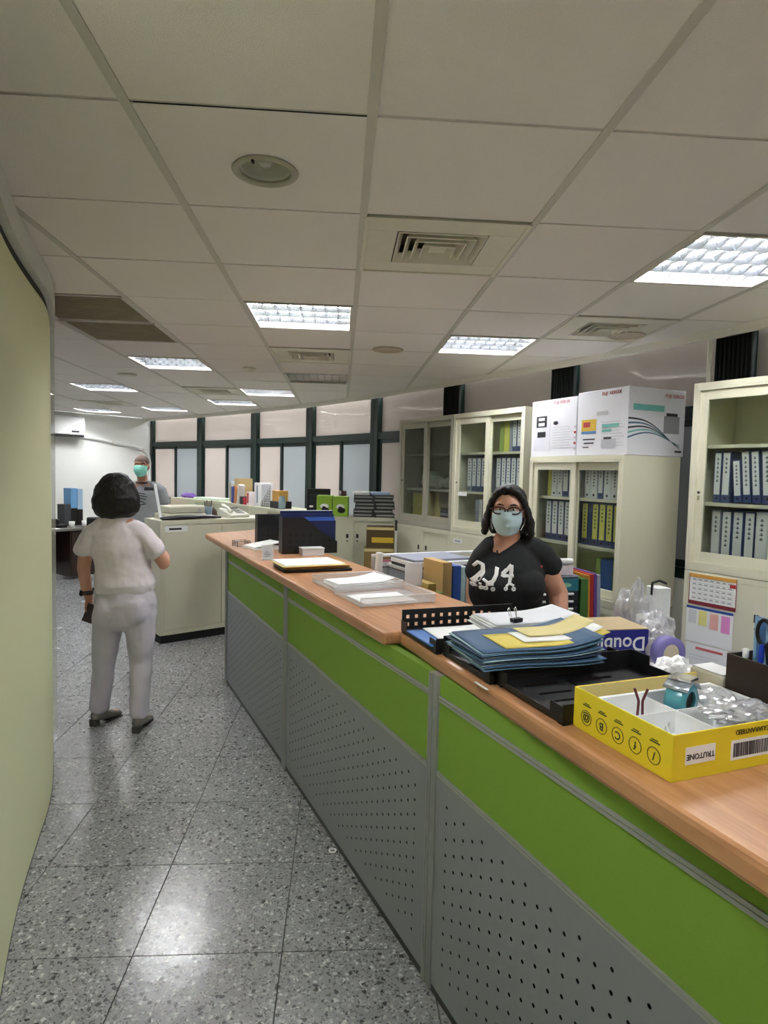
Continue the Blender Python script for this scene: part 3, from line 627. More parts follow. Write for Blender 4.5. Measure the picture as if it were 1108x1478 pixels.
# ---------------------------------------------------------------- ceiling fixtures
M_tube = bpy.data.materials.new('fluorescent_tube'); M_tube.use_nodes = True
_b = M_tube.node_tree.nodes['Principled BSDF']; _b.inputs['Emission Color'].default_value = (1.0, .985, 1, 1); _b.inputs['Emission Strength'].default_value = TUBE; _b.inputs['Base Color'].default_value = (.9, .9, .9, 1)
M_louv = M('louvre_aluminium', 'b4bac0', .25, .9)
M_tray = M('fixture_tray', '9a9fa4', .22, .9)
def make_light():
    o = thing('ceiling_light', 'x', 'ceiling light', (0, 0, 0))
    a = CT/2-.012; z = H
    m = MB().box(-a, a, -a, -a+.014, z-.004, z+.07).box(-a, a, a-.014, a, z-.004, z+.07).box(-a, -a+.014, -a+.014, a-.014, z-.004, z+.07).box(a-.014, a, -a+.014, a-.014, z-.004, z+.07)
    m.build('frame', M_tbar, o); box('tray', M_tray, o, -a, a, -a, a, z+.07, z+.075)
    q = a-.014
    for k in range(4):
        y = -q+(k+.5)*2*q/4
        MB().cyl((-q+.02, y, z+.040), (q-.02, y, z+.040), .011, n=8).build('tube', M_tube, o)
    for k in range(1, 4):
        y = -q+k*2*q/4
        MB().add([(-q, y-.010, z+.024), (q, y-.010, z+.024), (-q, y, z-.002), (q, y, z-.002), (-q, y+.010, z+.024), (q, y+.010, z+.024)], [(0, 1, 3, 2), (2, 3, 5, 4), (4, 5, 1, 0), (0, 2, 4), (1, 5, 3)]).build('louvre_blade', M_louv, o)
    for k in range(1, 8):
        x = -q+k*2*q/8; m = MB()
        for r_ in range(4):
            y0, y1 = -q+r_*2*q/4+.004, -q+(r_+1)*2*q/4-.004
            ym = (y0+y1)/2
            m.add([(x-.009, y0, z+.022), (x+.009, y0, z+.022), (x-.009, y1, z+.022), (x+.009, y1, z+.022), (x, y0, z), (x, y1, z), (x, ym, z+.010), (x-.007, ym, z+.022), (x+.007, ym, z+.022)], [(0, 4, 6, 7), (7, 6, 5, 2), (1, 8, 6, 4), (8, 3, 5, 6)])
        m.build('louvre_fin', M_louv, o)
    return o
LIGHTS = {(3, 2): 'louvred ceiling light nearest the right picture edge', (0, 4): 'large louvred ceiling light left of the centre ceiling bar', (2, 5): 'louvred ceiling light just before the window-side vent', (-2, 7): 'louvred ceiling light beyond the stained grille panels',
          (0, 8): 'dim louvred ceiling light directly behind the middle air vent', (-1, 10): 'louvred ceiling light close to the window edge of the ceiling', (-2, 12): 'bright louvred light right behind the far air vent', (-4, 10): 'louvred ceiling light left of the far row, above the aisle',
          (-4, 14): 'bright louvred ceiling light in front of the far white wall', (-6, 15): 'farthest louvred ceiling light, against the far wall above the air conditioner',
          (0, -1): 'unseen louvred ceiling light placed to brighten the left wall', (-1, -3): 'louvred ceiling light behind the camera to the left', (-3, 1): 'louvred ceiling light behind the pale green wall', (3, -2): 'louvred ceiling light behind the camera over the counter',  # first one is out of view, placed to brighten the left wall
          (-5, 4): 'louvred ceiling light hidden by the left wall', (-6, 7): 'louvred ceiling light hidden beyond the left wall end', (-6, 11): 'louvred ceiling light left of the far desk'}
del LIGHTS[(-5, 4)], LIGHTS[(-3, 1)]
SPFILL = {(-5, 4), (-3, 1), (-5, -2)}
L0 = None
for (i, j), lab in LIGHTS.items():
    x, y = cell(i, j); x += CT/2; y += CT/2
    if L0 is None: L0 = o = make_light()
    else: o = copy_tree(L0)
    o.location = (x, y, 0); o['label'] = lab; o['group'] = 'louvred ceiling lights'
    if (i, j) == (0, 8):
        for ch in o.children:
            if ch.name.startswith('tube'): ch.data = ch.data.copy(); ch.data.materials[0] = M('unlit_tube', 'cdbfb4', .5)
for (i, j) in SPFILL:
    x0, y0 = cell(i, j); p = clip_room([(x0+.0105, y0+.004), (x0+CT-.0105, y0+.004), (x0+CT-.0105, y0+CT-.004), (x0+.0105, y0+CT-.004)], cc)
    if len(p) > 2: MB().prism(p, H, H+.014).build('ceiling_tile', M_tile, ce)
M_vent = M('vent_plastic', 'dddaca', .5, var=.05); M_vdark = M('vent_inside', '5f594c', .8)
def make_vent():
    o = thing('air_vent', 'x', 'air vent', (0, 0, 0)); a = CT/2-.012; z = H
    fr = MB()
    b = .17
    for (x0, x1, y0, y1) in ((-a, a, -a, -b), (-a, a, b, a), (-a, -b, -b, b), (b, a, -b, b)): fr.box(x0, x1, y0, y1, z-.003, z+.008)
    for s_ in (-1, 1): fr.box(s_*a-.008, s_*a+.008, -a, a, z-.008, z-.003).box(-a, a, s_*a-.008, s_*a+.008, z-.008, z-.003)
    fr.build('face_plate', M_vent, o, bev=.002)
    box('duct', M_vdark, o, -b, b, -b, b, z+.07, z+.075)
    sd = MB()
    for (x0, x1, y0, y1) in ((-b, -b+.003, -b, b), (b-.003, b, -b, b), (-b, b, -b, -b+.003), (-b, b, b-.003, b)): sd.box(x0, x1, y0, y1, z, z+.07)
    sd.build('duct_side', M_vdark, o)
    for k, h in enumerate((.162, .128, .094, .060)):
        g = .022; vs = []; zt = z+.028-.002*k; zb = z-.006-.003*k
        for (r_, zz) in ((h, zb), (h-g, zt), (h-g+.004, zt+.002), (h+.004, zb+.002)):
            vs += [(-r_, -r_, zz), (r_, -r_, zz), (r_, r_, zz), (-r_, r_, zz)]
        MB().add(vs, [(4*q+i, 4*q+(i+1) % 4, 4*((q+1) % 4)+(i+1) % 4, 4*((q+1) % 4)+i) for q in range(4) for i in range(4)]).build('vane', M_vent, o)
    box('centre_plate', M_vent, o, -.034, .034, -.034, .034, z-.004, z-.001, bev=.001)
    return o
VENTS = {(1, 2): 'large square ceiling air vent nearest the camera', (3, 4): 'square ceiling air vent close to the window wall', (0, 6): 'square ceiling air vent in front of the dim light', (-2, 10): 'square ceiling air vent in the far part of the ceiling', (-5, 13): 'air vent farthest away on the left of the ceiling'}
V0 = None
for (i, j), lab in VENTS.items():
    x, y = cell(i, j)
    if V0 is None: V0 = o = make_vent()
    else: o = copy_tree(V0)
    o.location = (x+CT/2, y+CT/2, 0); o['label'] = lab; o['group'] = 'square ceiling air vents'
M_grille = M('dusty_grille', 'a89f8c', .8, var=.25, scale=9)
for (i, j), lab in {(-2, 4): 'dusty brown return-air grille, nearer of the pair by the green wall', (-2, 5): 'dusty brown return-air grille, farther of the pair by the green wall'}.items():
    x, y = cell(i, j); o = thing('ceiling_grille', lab, 'air grille', (x+CT/2, y+CT/2, H), 0, 'return-air grilles'); a = CT/2-.011
    MB().box(-a, a, -a, -a+.02, -.002, .01).box(-a, a, a-.02, a, -.002, .01).box(-a, -a+.02, -a, a, -.002, .01).box(a-.02, a, -a, a, -.002, .01).build('frame', M_tbar, o)
    box('filter', M_grille, o, -a, a, -a, a, .008, .012)
    g = MB()
    for k in range(26): y_ = -a+.03+k*(2*a-.06)/25; g.box(-a+.02, a-.02, y_-.0025, y_+.0025, .0, .006)
    g.build('slats', M_grille, o); g = None
dl = thing('downlight', 'round recessed downlight with cream ring, switched off', 'downlight', (-.2405, 1.952, H))
MB().lathe([(.084, .0), (.096, .0), (.098, -.003), (.094, -.007), (.082, -.008), (.076, -.004), (.074, .004), (.084, .004)], n=40).build('trim_ring', M('ring_cream', 'a9a593', .45), dl)
MB().lathe([(.0755, 0), (.068, .035), (.055, .07), (.03, .09), (.001, .095)], n=40).build('reflector', M('dull_reflector', 'd4d4cc', .35, .3), dl)
MB().lathe([(.001, .012), (.015, .014), (.028, .03), (.03, .055), (.02, .08), (.012, .09)], n=24).build('bulb', M('bulb_glass', 'c8c8c0', .25), dl)
MB().lathe([(.073, .012), (.07, .014), (.001, .016)], n=40).build('cover_glass', M_glass, dl)
MB().box(-.030, -.022, -.084, -.066, -.012, .0).build('spring_clip', M_dark, dl)
for lab, (cx, cy), r_ in (('small round smoke detector on the ceiling beyond the middle vent', (-.45*.6+CX+.0, 7.64*.6+CY), .055), ('flat round ceiling speaker over the far aisle', (-2.51*.6+CX, 8.68*.6+CY), .09)):
    o = thing('ceiling_disc', lab, 'detector' if r_ < .06 else 'speaker', (cx, cy, H-.003)); 
    MB().lathe([(r_, .0), (r_, -.008), (r_*.8, -.018), (r_*.55, -.03 if r_ < .06 else -.018), (.001, -.034 if r_ < .06 else -.018)], n=24).build('housing', M_vent, o)
for lab, (cx, cy), r_ in (('flat round ceiling speaker between vent and light over the desks', (1.43*.6+CX, 5.94*.6+CY-.02), .11), ('round ceiling speaker close to the window rail', (3.80*.6+CX, 4.70*.6+CY), .11)):
    o = thing('ceiling_speaker', lab, 'speaker', (cx, cy, H-.001), 0); 
    MB().lathe([(r_, .0), (r_, -.006), (r_*.92, -.008), (r_*.9, -.004), (.001, -.003)], n=32).build('grille', M('speaker_cream', 'bfb19a', .6), o)

# ---------------------------------------------------------------- people
def remesh(o, vox, it=6, disp=None):
    r = o.modifiers.new('remesh', 'REMESH'); r.mode = 'VOXEL'; r.voxel_size = vox; r.use_smooth_shade = True
    s = o.modifiers.new('smooth', 'SMOOTH'); s.iterations = it; s.factor = .5
    if disp:
        t = bpy.data.textures.new('folds', 'CLOUDS'); t.noise_scale = disp[1]; t.noise_depth = 2
        d = o.modifiers.new('folds', 'DISPLACE'); d.texture = t; d.strength = disp[0]; d.mid_level = .5; d.texture_coords = 'LOCAL'
    return o
def hand(mb, wrist, along, palm, thumb, s=1.0, curl=.35):
    """wrist point, direction of the fingers, palm normal, thumb side direction"""
    w, d, n, t = Vector(wrist), Vector(along).normalized(), Vector(palm).normalized(), Vector(thumb).normalized()
    mb.limb([w-d*.01*s, w+d*.03*s, w+d*.07*s, w+d*.09*s], [(.024*s, .016*s), (.034*s, .015*s), (.040*s, .014*s), (.038*s, .012*s)], 12, side=tuple(t))
    for k, (off, L) in enumerate(((.028, .070), (.010, .080), (-.010, .074), (-.028, .058))):
        p = w+d*.088*s+t*off*s; a = d; pts = [p-d*.02*s, p]
        for q in range(3):
            ang = curl*(.7+.6*q); a = (a*math.cos(ang)+n*math.sin(ang)).normalized(); p = p+a*L*s*(.42, .32, .26)[q]; pts.append(p)
        mb.limb(pts, [.009*s, .0088*s, .0082*s, .0076*s, .0068*s], 8)
    p = w+d*.025*s+t*.026*s; a = (d*.7+t*.75+n*.25).normalized(); pts = [p-a*.015*s, p]
    for q in range(2): p = p+a*.036*s; a = (a+d*.35+n*curl*.5-t*.25).normalized(); pts.append(p)
    mb.limb(pts, [.013*s, .012*s, .010*s, .0085*s], 8)
def head_mesh(mb, c, f, s=1.0):
    """head centred at c (mid height), facing the unit direction f, with nose, ears, jaw"""
    c, f = Vector(c), Vector(f).normalized(); r = f.cross(Vector((0, 0, 1))).normalized()
    T = Matrix(((r.x, f.x, 0, c.x), (r.y, f.y, 0, c.y), (r.z, f.z, 1, c.z), (0, 0, 0, 1)))
    mb.ell((0, -.012*s, .03*s), (.075*s, .095*s, .085*s), T=T)
    mb.limb([(0, .012*s, .03*s), (0, .018*s, -.03*s), (0, .03*s, -.075*s), (0, .04*s, -.10*s)], [(.068*s, .075*s), (.062*s, .066*s), (.046*s, .05*s), (.026*s, .028*s)], T=T)
    mb.limb([(0, .078*s, .018*s), (0, .090*s, -.01*s), (0, .095*s, -.026*s)], [(.008*s, .008*s), (.010*s, .009*s), (.013*s, .009*s)], 10, T=T)
    mb.limb([(-.015*s, .088*s, -.030*s), (.015*s, .088*s, -.030*s)], [.008*s, .008*s], 8, side=(0, 1, 0), T=T)
    mb.limb([(-.020*s, .080*s, -.060*s), (.020*s, .080*s, -.060*s)], [.007*s, .007*s], 8, side=(0, 1, 0), T=T)
    mb.limb([(-.05*s, .07*s, .034*s), (.05*s, .07*s, .034*s)], [.012*s, .012*s], 8, side=(0, 1, 0), T=T)
    for q in (-1, 1): mb.ell((q*.076*s, -.008*s, -.005*s), (.010*s, .018*s, .030*s), 10, 8, T=T)
    return T
def eyes(parent, T, s=1.0, brow=True):
    for q in (-1, 1):
        e = MB().ell((q*.031*s, .0725*s, .012*s), (.0135*s, .009*s, .0065*s), 12, 8, T=T).build('eye', M('eye_white', 'e6e1da', .3), parent)
        MB().ell((q*.031*s, .079*s, .012*s), (.0055*s, .004*s, .0055*s), 10, 6, T=T).build('iris', M_dark, e)
        if brow: MB().limb([(q*.017*s, .085*s, .033*s), (q*.034*s, .083*s, .037*s), (q*.05*s, .072*s, .032*s)], [.003*s, .004*s, .0025*s], 8, T=T).build('eyebrow', M_hair, parent)
def face_mask(parent, T, mat, s=1.0, loopm=None):
    nx, nz = 22, 16; vs = []; fs_ = []
    for j in range(nz+1):
        v = j/nz; z = (.000-.100*v)
        for i in range(nx+1):
            u = -1+2*i/nx; wv = .070*(1-.30*max(0, v-.45)**1.2*2.2)
            x = u*wv; zz = z+(.010*(1-u*u) if v < .35 else 0)*(1-v/.35 if v < .35 else 0)-(.012*(1-u*u))*(v**3)
            prof = .114-.018*abs(v-.42)*1.3-(.03*max(0, v-.75))
            y = prof*(1-.0)-.062*abs(u)**2.1-.0055*(1-abs(((v*3.2) % 1)*2-1))*(1-u*u*u*u)
            y -= .012*(1-min(1, v/.12)) if v < .12 else 0
            vs.append((x*s, y*s, zz*s))
    for j in range(nz):
        for i in range(nx): a = j*(nx+1)+i; fs_.append((a, a+1, a+nx+2, a+nx+1))
    o = MB().add(vs, fs_, True, T).build('face_mask', mat, parent, solid=.002)
    lp = MB()
    for q in (-1, 1):
        for z0, z1 in ((.002, .012), (-.085, -.028)): lp.tube([(q*.066*s, .052*s if z0 > -.05 else .052*s, z0*s), (q*.0785*s, .012*s, (z0+z1)/2*s), (q*.083*s, -.014*s, z1*s)], .0014*s, 6, T=T)
    lp.build('ear_loop', M_paper, o)
    return o
M_mask = M('mask_blue', 'b9d3da', .75, var=.02); M_maskg = M('mask_green', '8fdccb', .75)
M_blouse = M('cream_blouse', 'e8e0e6', .8, var=.03, scale=12, bump=.35, bscale=14); M_trous = M('pale_grey_trousers', 'c9c4ce', .8, var=.03, scale=12, bump=.4, bscale=12)
M_shoe = M('grey_leather', '76716c', .5)

# -- woman in a cream blouse seen from behind
W1 = thing('person', 'person in cream blouse and pale grey trousers walking away, black bob, phone in hand', 'person', (-1.37, 4.03, 0))
b = MB()
HL, HR = (-.055, .0, .80), (.125, .0, .80)
b.limb([(.035, 0, .78), (.035, 0, .86), (.03, .0, 1.0), (.01, .0, 1.15), (-.005, .0, 1.27)], [(.160, .115), (.155, .105), (.130, .09), (.150, .10), (.13, .08)])
b.limb([(-.02, 0, 1.28), (-.015, .008, 1.36), (-.015, .018, 1.42)], [(.06, .055), (.048, .05), (.047, .05)])
b.limb([(-.02, 0, 1.255), (-.14, 0, 1.245)], [.045, .04], side=(0, 1, 0)); b.limb([(-.02, 0, 1.255), (.125, 0, 1.235)], [.045, .04], side=(0, 1, 0))
T1 = head_mesh(b, (-.015, .02, 1.49), (-.05, 1, 0), .98)
b.limb([(-.150, .0, 1.235), (-.205, .0, 1.10), (-.218, .0, 1.01), (-.218, .03, .90), (-.205, .05, .815)], [.047, .043, .039, .034, .026])
hand(b, (-.205, .05, .815), (.06, .02, -1), (1, -.25, 0), (-.3, -1, 0), .95, .35)
b.limb([(.138, .0, 1.225), (.222, -.008, 1.13), (.272, .0, 1.045), (.24, .12, 1.075), (.19, .20, 1.10)], [.047, .043, .040, .036, .026])
hand(b, (.19, .20, 1.10), (-.8, .8, .3), (-.3, -.2, -1), (.3, .6, .3), .95, .5)
b.limb([HL, (-.105, .03, .42), (-.145, .06, .08)], [(.080, .08), (.052, .055), (.034, .036)]); b.limb([HR, (.128, .0, .42), (.133, -.05, .07)], [(.080, .08), (.052, .055), (.034, .036)])
for q, fx, fy, an in ((-1, -.150, .045, R(-28)), (1, .135, -.06, R(-4))):
    t = Vector((-math.sin(an), math.cos(an), 0)); p = Vector((fx, fy, .055)); b.limb([p, p+t*.07+Vector((0, 0, -.012)), p+t*.15+Vector((0, 0, -.028))], [(.030, .034), (.036, .026), (.030, .018)])
remesh(b.build('body', M_skin, W1), .0075, 5)
b = MB()
b.limb([(.035, 0, .915), (.033, 0, .95), (.025, 0, 1.02), (.008, 0, 1.14), (-.01, 0, 1.24), (-.015, .0, 1.30)], [(.188, .135), (.180, .130), (.168, .118), (.178, .118), (.160, .10), (.10, .075)], 24)
b.limb([(-.01, 0, 1.275), (-.10, 0, 1.262), (-.165, 0, 1.225), (-.215, 0, 1.12)], [(.07, .06), (.072, .07), (.070, .066), (.064, .062)], side=(0, 1, 0))
b.limb([(-.01, 0, 1.275), (.09, 0, 1.255), (.155, 0, 1.215), (.228, -.008, 1.125)], [(.07, .06), (.072, .07), (.070, .066), (.064, .062)], side=(0, 1, 0))
b.limb([(-.015, .0, 1.29), (-.015, .006, 1.335)], [(.080, .074), (.066, .064)])
remesh(b.build('blouse', M_blouse, W1), .008, 4, (.022, .12))
MB().lathe([(.066, 1.328), (.076, 1.33), (.072, 1.356), (.060, 1.358)], (-.015, .008, 0), 28).build('collar', M('navy_collar', '2c3350', .7), W1)
b = MB()
b.limb([(.035, 0, .72), (.035, .0, .80), (.035, 0, .90)], [(.178, .135), (.192, .145), (.165, .115)], 24)
for q in (-1, 1): b.ell((.035+q*.085, -.065, .765), (.085, .085, .10))
b.limb([(-.055, 0, .74), (-.080, .01, .60), (-.105, .03, .42), (-.128, .045, .25), (-.145, .05, .115)], [(.105, .115), (.090, .095), (.070, .072), (.064, .068), (.060, .064)])
b.limb([(.120, 0, .74), (.128, .0, .60), (.130, .0, .42), (.133, -.03, .25), (.135, -.045, .105)], [(.105, .115), (.090, .095), (.070, .072), (.062, .068), (.058, .064)])
remesh(b.build('trousers', M_trous, W1), .008, 4, (.024, .14))
b = MB()
cz = 1.475
b.ell((-.016, -.004, cz+.030), (.112, .118, .106)); b.limb([(-.018, -.012, cz+.02), (-.015, -.016, cz-.03), (-.012, -.018, cz-.075)], [(.126, .116), (.145, .116), (.142, .104)], 28)
remesh(b.build('hair', M_hair, W1), .007, 6, (.016, .05))
for fx, fy, an in ((-.150, .045, R(-28)), (.135, -.06, R(-4))):
    T = Matrix.Translation((fx, fy, 0)) @ Matrix.Rotation(an, 4, 'Z')
    sh_ = MB().limb([(0, -.02, .062), (0, .03, .052), (0, .10, .034), (0, .16, .022)], [(.034, .036), (.036, .036), (.040, .026), (.034, .018)], 14, T=T).build('shoe', M_shoe, W1)
    MB().box(-.024, .024, -.052, -.006, 0, .042, T).box(-.034, .034, .06, .175, 0, .008, T).build('heel', M('heel_dark', '4a4642', .6), sh_, bev=.006)
MB().lathe([(.034, .838), (.036, .842), (.036, .862), (.034, .866)], (-.212, .042, 0), 24).build('wristband', M('brown_strap', '3f342b', .5), W1)
MB().box(-.252, -.245, .02, .05, .838, .868).build('watch_face', M_black, W1, bev=.002)
ph = thing('phone', 'dark brown smartphone held down in the left hand of the person in cream', 'phone', (-1.37-.206, 4.03+.02, .665)); ph.rotation_euler = (R(8), R(22), R(8))
box('phone_case', M('phone_case', '3b2a2a', .35), ph, -.036, .036, -.005, .005, 0, .125, bev=.004)
MB().lathe([(0, -.0062), (.006, -.0062), (.006, -.005)], (-.018, 0, .108), 14, axis='y').build('camera_lens', M_black, ph)

# -- woman in black T-shirt behind the counter
M_tee = M('black_jersey', '15181a', .85, var=.1, scale=12, bump=.25, bscale=12)
W2 = thing('person', 'person in black V-neck T-shirt with white figures, glasses and pale blue mask', 'person', (.82, 3.02, 0))
b = MB()
b.limb([(-.01, .02, .86), (-.005, .02, .98), (.0, .01, 1.10), (.0, .0, 1.20), (.005, .01, 1.28)], [(.17, .13), (.155, .12), (.16, .12), (.16, .105), (.12, .075)])
b.limb([(-.04, -.035, 1.22), (-.03, -.022, 1.30), (-.01, .0, 1.35)], [(.085, .050), (.070, .045), (.055, .05)])
b.limb([(.0, .015, 1.27), (.0, .0, 1.34), (-.005, -.01, 1.40)], [(.07, .06), (.056, .054), (.053, .053)])
fdir = Vector((-.36, -1, 0))
T2 = head_mesh(b, (-.012, -.02, 1.475), fdir, 1.0)
b.limb([(.14, .015, 1.255), (.220, .02, 1.15), (.270, .03, 1.065), (.262, -.02, .96), (.245, -.08, .87)], [.052, .054, .050, .043, .030])
b.limb([(-.10, .015, 1.250), (-.145, .02, 1.15), (-.150, .03, 1.05), (-.145, -.05, .95), (-.13, -.12, .88)], [.050, .050, .046, .040, .030])
hand(b, (.245, -.08, .87), (-.1, -.7, -.6), (0, .6, -.8), (-1, 0, 0), .95, .3); hand(b, (-.13, -.12, .88), (.1, -.7, -.6), (0, .6, -.8), (1, 0, 0), .95, .3)
for q in (-1, 1):
    b.limb([(q*.085, .02, .86), (q*.09, .0, .46), (q*.09, .03, .08)], [(.092, .10), (.058, .062), (.036, .04)])
    b.limb([(q*.09, .03, .05), (q*.10, -.06, .035), (q*.11, -.14, .022)], [(.03, .034), (.036, .028), (.030, .018)])
remesh(b.build('body', M_skin, W2), .008, 5)
b = MB()
b.limb([(-.01, .02, .84), (-.008, .02, .94), (-.003, .015, 1.03), (-.003, .0, 1.12), (.0, .0, 1.20), (.005, .012, 1.28), (.0, .02, 1.335)], [(.195, .150), (.188, .146), (.182, .142), (.188, .148), (.178, .125), (.140, .085), (.085, .062)], 28)
b.ell((-.080, -.085, 1.125), (.095, .075, .085)); b.ell((.070, -.085, 1.125), (.095, .075, .085))
b.limb([(.03, .015, 1.31), (.10, .015, 1.305), (.165, .015, 1.260), (.215, .02, 1.205)], [(.060, .052), (.072, .058), (.078, .068), (.070, .068)], side=(0, 1, 0))
b.limb([(-.02, .015, 1.31), (-.075, .015, 1.298), (-.118, .015, 1.245), (-.148, .02, 1.17)], [(.060, .052), (.068, .056), (.072, .062), (.064, .062)], side=(0, 1, 0))
tee = remesh(b.build('t_shirt', M_tee, W2), .007, 12, (.008, .10))
b = MB()
for q in (-1, 1): b.limb([(q*.085, .02, .84), (q*.09, .0, .46), (q*.09, .03, .10)], [(.105, .12), (.072, .078), (.058, .062)])
b.limb([(0, .02, .80), (0, .02, .88)], [(.18, .14), (.175, .135)])
remesh(b.build('trousers', M('dark_trousers', '20242e', .8), W2), .010, 3)
for q in (-1, 1): MB().limb([(q*.09, .05, .04), (q*.10, -.05, .038), (q*.112, -.16, .028)], [(.036, .040), (.042, .036), (.036, .026)]).build('shoe', M_black, W2)
b = MB()
Th = T2
b.ell((0, -.030, .056), (.086, .097, .078), T=Th)
for q in (-1, 1):
    b.limb([(q*.012, .062, .112), (q*.050, .052, .092), (q*.078, .030, .050), (q*.094, .004, .0), (q*.106, -.012, -.06), (q*.112, -.018, -.108)], [(.011, .012), (.013, .016), (.013, .022), (.014, .034), (.022, .040), (.016, .030)], side=(1, 0, 0), T=Th)
b.limb([(0, -.07, .05), (0, -.08, -.02), (0, -.075, -.10)], [(.085, .045), (.100, .045), (.098, .034)], T=Th)
remesh(b.build('hair', M_hair, W2), .006, 3, (.010, .018))
eyes(W2, T2, 1.0)
mk = face_mask(W2, T2, M_mask)
gl = MB()
for q in (-1, 1):
    pts = [(q*.034+.029*math.cos(a), .096-.006*abs(q*.034+.029*math.cos(a))/.06, .008+.0175*math.sin(a)) for a in [2*math.pi*k/20 for k in range(20)]]
    pts = [(x, y, .008+max(-.016, min(.015, z-.008))) for x, y, z in pts]
    gl.tube(pts+[pts[0]], .0034, 8, T=T2)
    gl.tube([(q*.063, .089, .014), (q*.080, .05, .014), (q*.083, -.01, .006)], .0026, 8, T=T2)
gl.tube([(-.006, .097, .012), (0, .099, .014), (.006, .097, .012)], .0022, 8, T=T2)
g_ = gl.build('glasses', M('dark_red_frame', '33141a', .3), W2)
for q in (-1, 1): MB().lathe([(0, 0), (.016, 0), (.026, 0)], (0, 0, 0), 20, Matrix(T2) @ Matrix.Translation((q*.034, .0935, .008)) @ Matrix.Diagonal((1, 1, .6, 1)), 'y').build('lens', glass_mat('lens_glass', 'f4eeee', .2), g_)
# V neck: skin wedge and dark rib, projected on the shirt; white figures on the chest
bpy.context.view_layer.update(); dg = bpy.context.evaluated_depsgraph_get()
ev = tee.evaluated_get(dg); bv = BVHTree.FromObject(tee, dg)
def on_shirt(x, z, off):
    h = bv.ray_cast(Vector((x, -.6, z)), Vector((0, 1, 0)))
    return (x, (h[0].y if h[0] else -.1)-off, z)
def decal(name, polys, mat, off=.003, parent=tee):
    mb = MB()
    for poly in polys:
        # subdivide strips: poly is a list of (x,z,width) centre-line points
        pts = []
        for (a, b_) in zip(poly[:-1], poly[1:]):
            n = max(2, int(math.hypot(b_[0]-a[0], b_[1]-a[1])/.006))
            pts += [tuple(a[i]+(b_[i]-a[i])*k/n for i in range(3)) for k in range(n)]
        pts.append(poly[-1]); vs = []
        for i, p in enumerate(pts):
            a = pts[max(i-1, 0)]; c = pts[min(i+1, len(pts)-1)]; dx, dz = c[0]-a[0], c[1]-a[1]; L = math.hypot(dx, dz) or 1
            nx_, nz_ = -dz/L*p[2]/2, dx/L*p[2]/2
            for k in range(4): t = -1+2*k/3; vs.append(on_shirt(p[0]+nx_*t, p[1]+nz_*t, off))
        mb.add(vs, [(4*i+k, 4*i+k+1, 4*i+k+5, 4*i+k+4) for i in range(len(pts)-1) for k in range(3)], True)
    return mb.build(name, mat, parent, solid=.001)
VB, VL, VR = (-.068, 1.270), (-.086, 1.352), (.068, 1.352)
decal('neck_rib', [[(-.0715, 1.292, .007), VB+(.008,)], [(VR[0]-.02, VR[1]-.012, .008), VB+(.008,)]], M('rib_black', '0b0d0e', .8), .004, W2)
# cut the V-shaped opening out of the shirt front
me = bpy.data.meshes.new_from_object(tee.evaluated_get(bpy.context.evaluated_depsgraph_get())); tee.modifiers.clear(); tee.data = me
bm = bmesh.new(); bm.from_mesh(me)
dead = []
for f in bm.faces:
    c = f.calc_center_median()
    if c.z < VB[1]+.002: continue
    u = (c.z-VB[1])/(VL[1]-VB[1]); xl = VB[0]+(VL[0]-VB[0])*u; xr = VB[0]+(VR[0]-VB[0])*u
    if xl < c.x < xr and c.y < .01 or (c.z > 1.345 and abs(c.x) < .075): dead.append(f)
bmesh.ops.delete(bm, geom=dead, context='FACES'); bm.to_mesh(me); bm.free()
fig = []
def circ(x, z, r, wd): return [(x+r*math.cos(R(a)), z+r*math.sin(R(a)), wd) for a in range(0, 361, 45)]
# 2-like, J-like and 4-like white figures, each on roller skates
fig += [[(-.165, 1.205, .011), (-.150, 1.222, .014), (-.135, 1.215, .014), (-.137, 1.192, .014), (-.155, 1.165, .015), (-.168, 1.148, .015)], circ(-.166, 1.135, .005, .007), circ(-.148, 1.133, .005, .007), [(-.170, 1.150, .01), (-.148, 1.146, .008)]]
fig += [[(-.090, 1.210, .015), (-.098, 1.185, .014), (-.112, 1.160, .015), (-.128, 1.152, .014), (-.142, 1.166, .010)], circ(-.135, 1.133, .0055, .007), circ(-.112, 1.131, .0055, .007), [(-.135, 1.145, .009), (-.110, 1.150, .012)]]
fig += [[(-.040, 1.220, .014), (-.068, 1.190, .013), (-.078, 1.180, .012), (-.034, 1.180, .012)], [(-.040, 1.220, .017), (-.044, 1.180, .016), (-.052, 1.150, .014)], [(-.052, 1.152, .010), (-.066, 1.142, .010)], [(-.05, 1.152, .010), (-.034, 1.142, .010)], circ(-.066, 1.133, .0055, .007), circ(-.036, 1.131, .0055, .007), [(-.078, 1.187, .008), (-.060, 1.205, .008)]]
fig = [[((p[0]+.1)*1.32-.092, (p[1]-1.18)*1.22+1.180, p[2]*1.15) for p in q_] for q_ in fig]
decal('white_figures', fig, M_paper, .0035)
decal('red_badge', [circ(.150, 1.215, .003, .006)], M_red, .004)

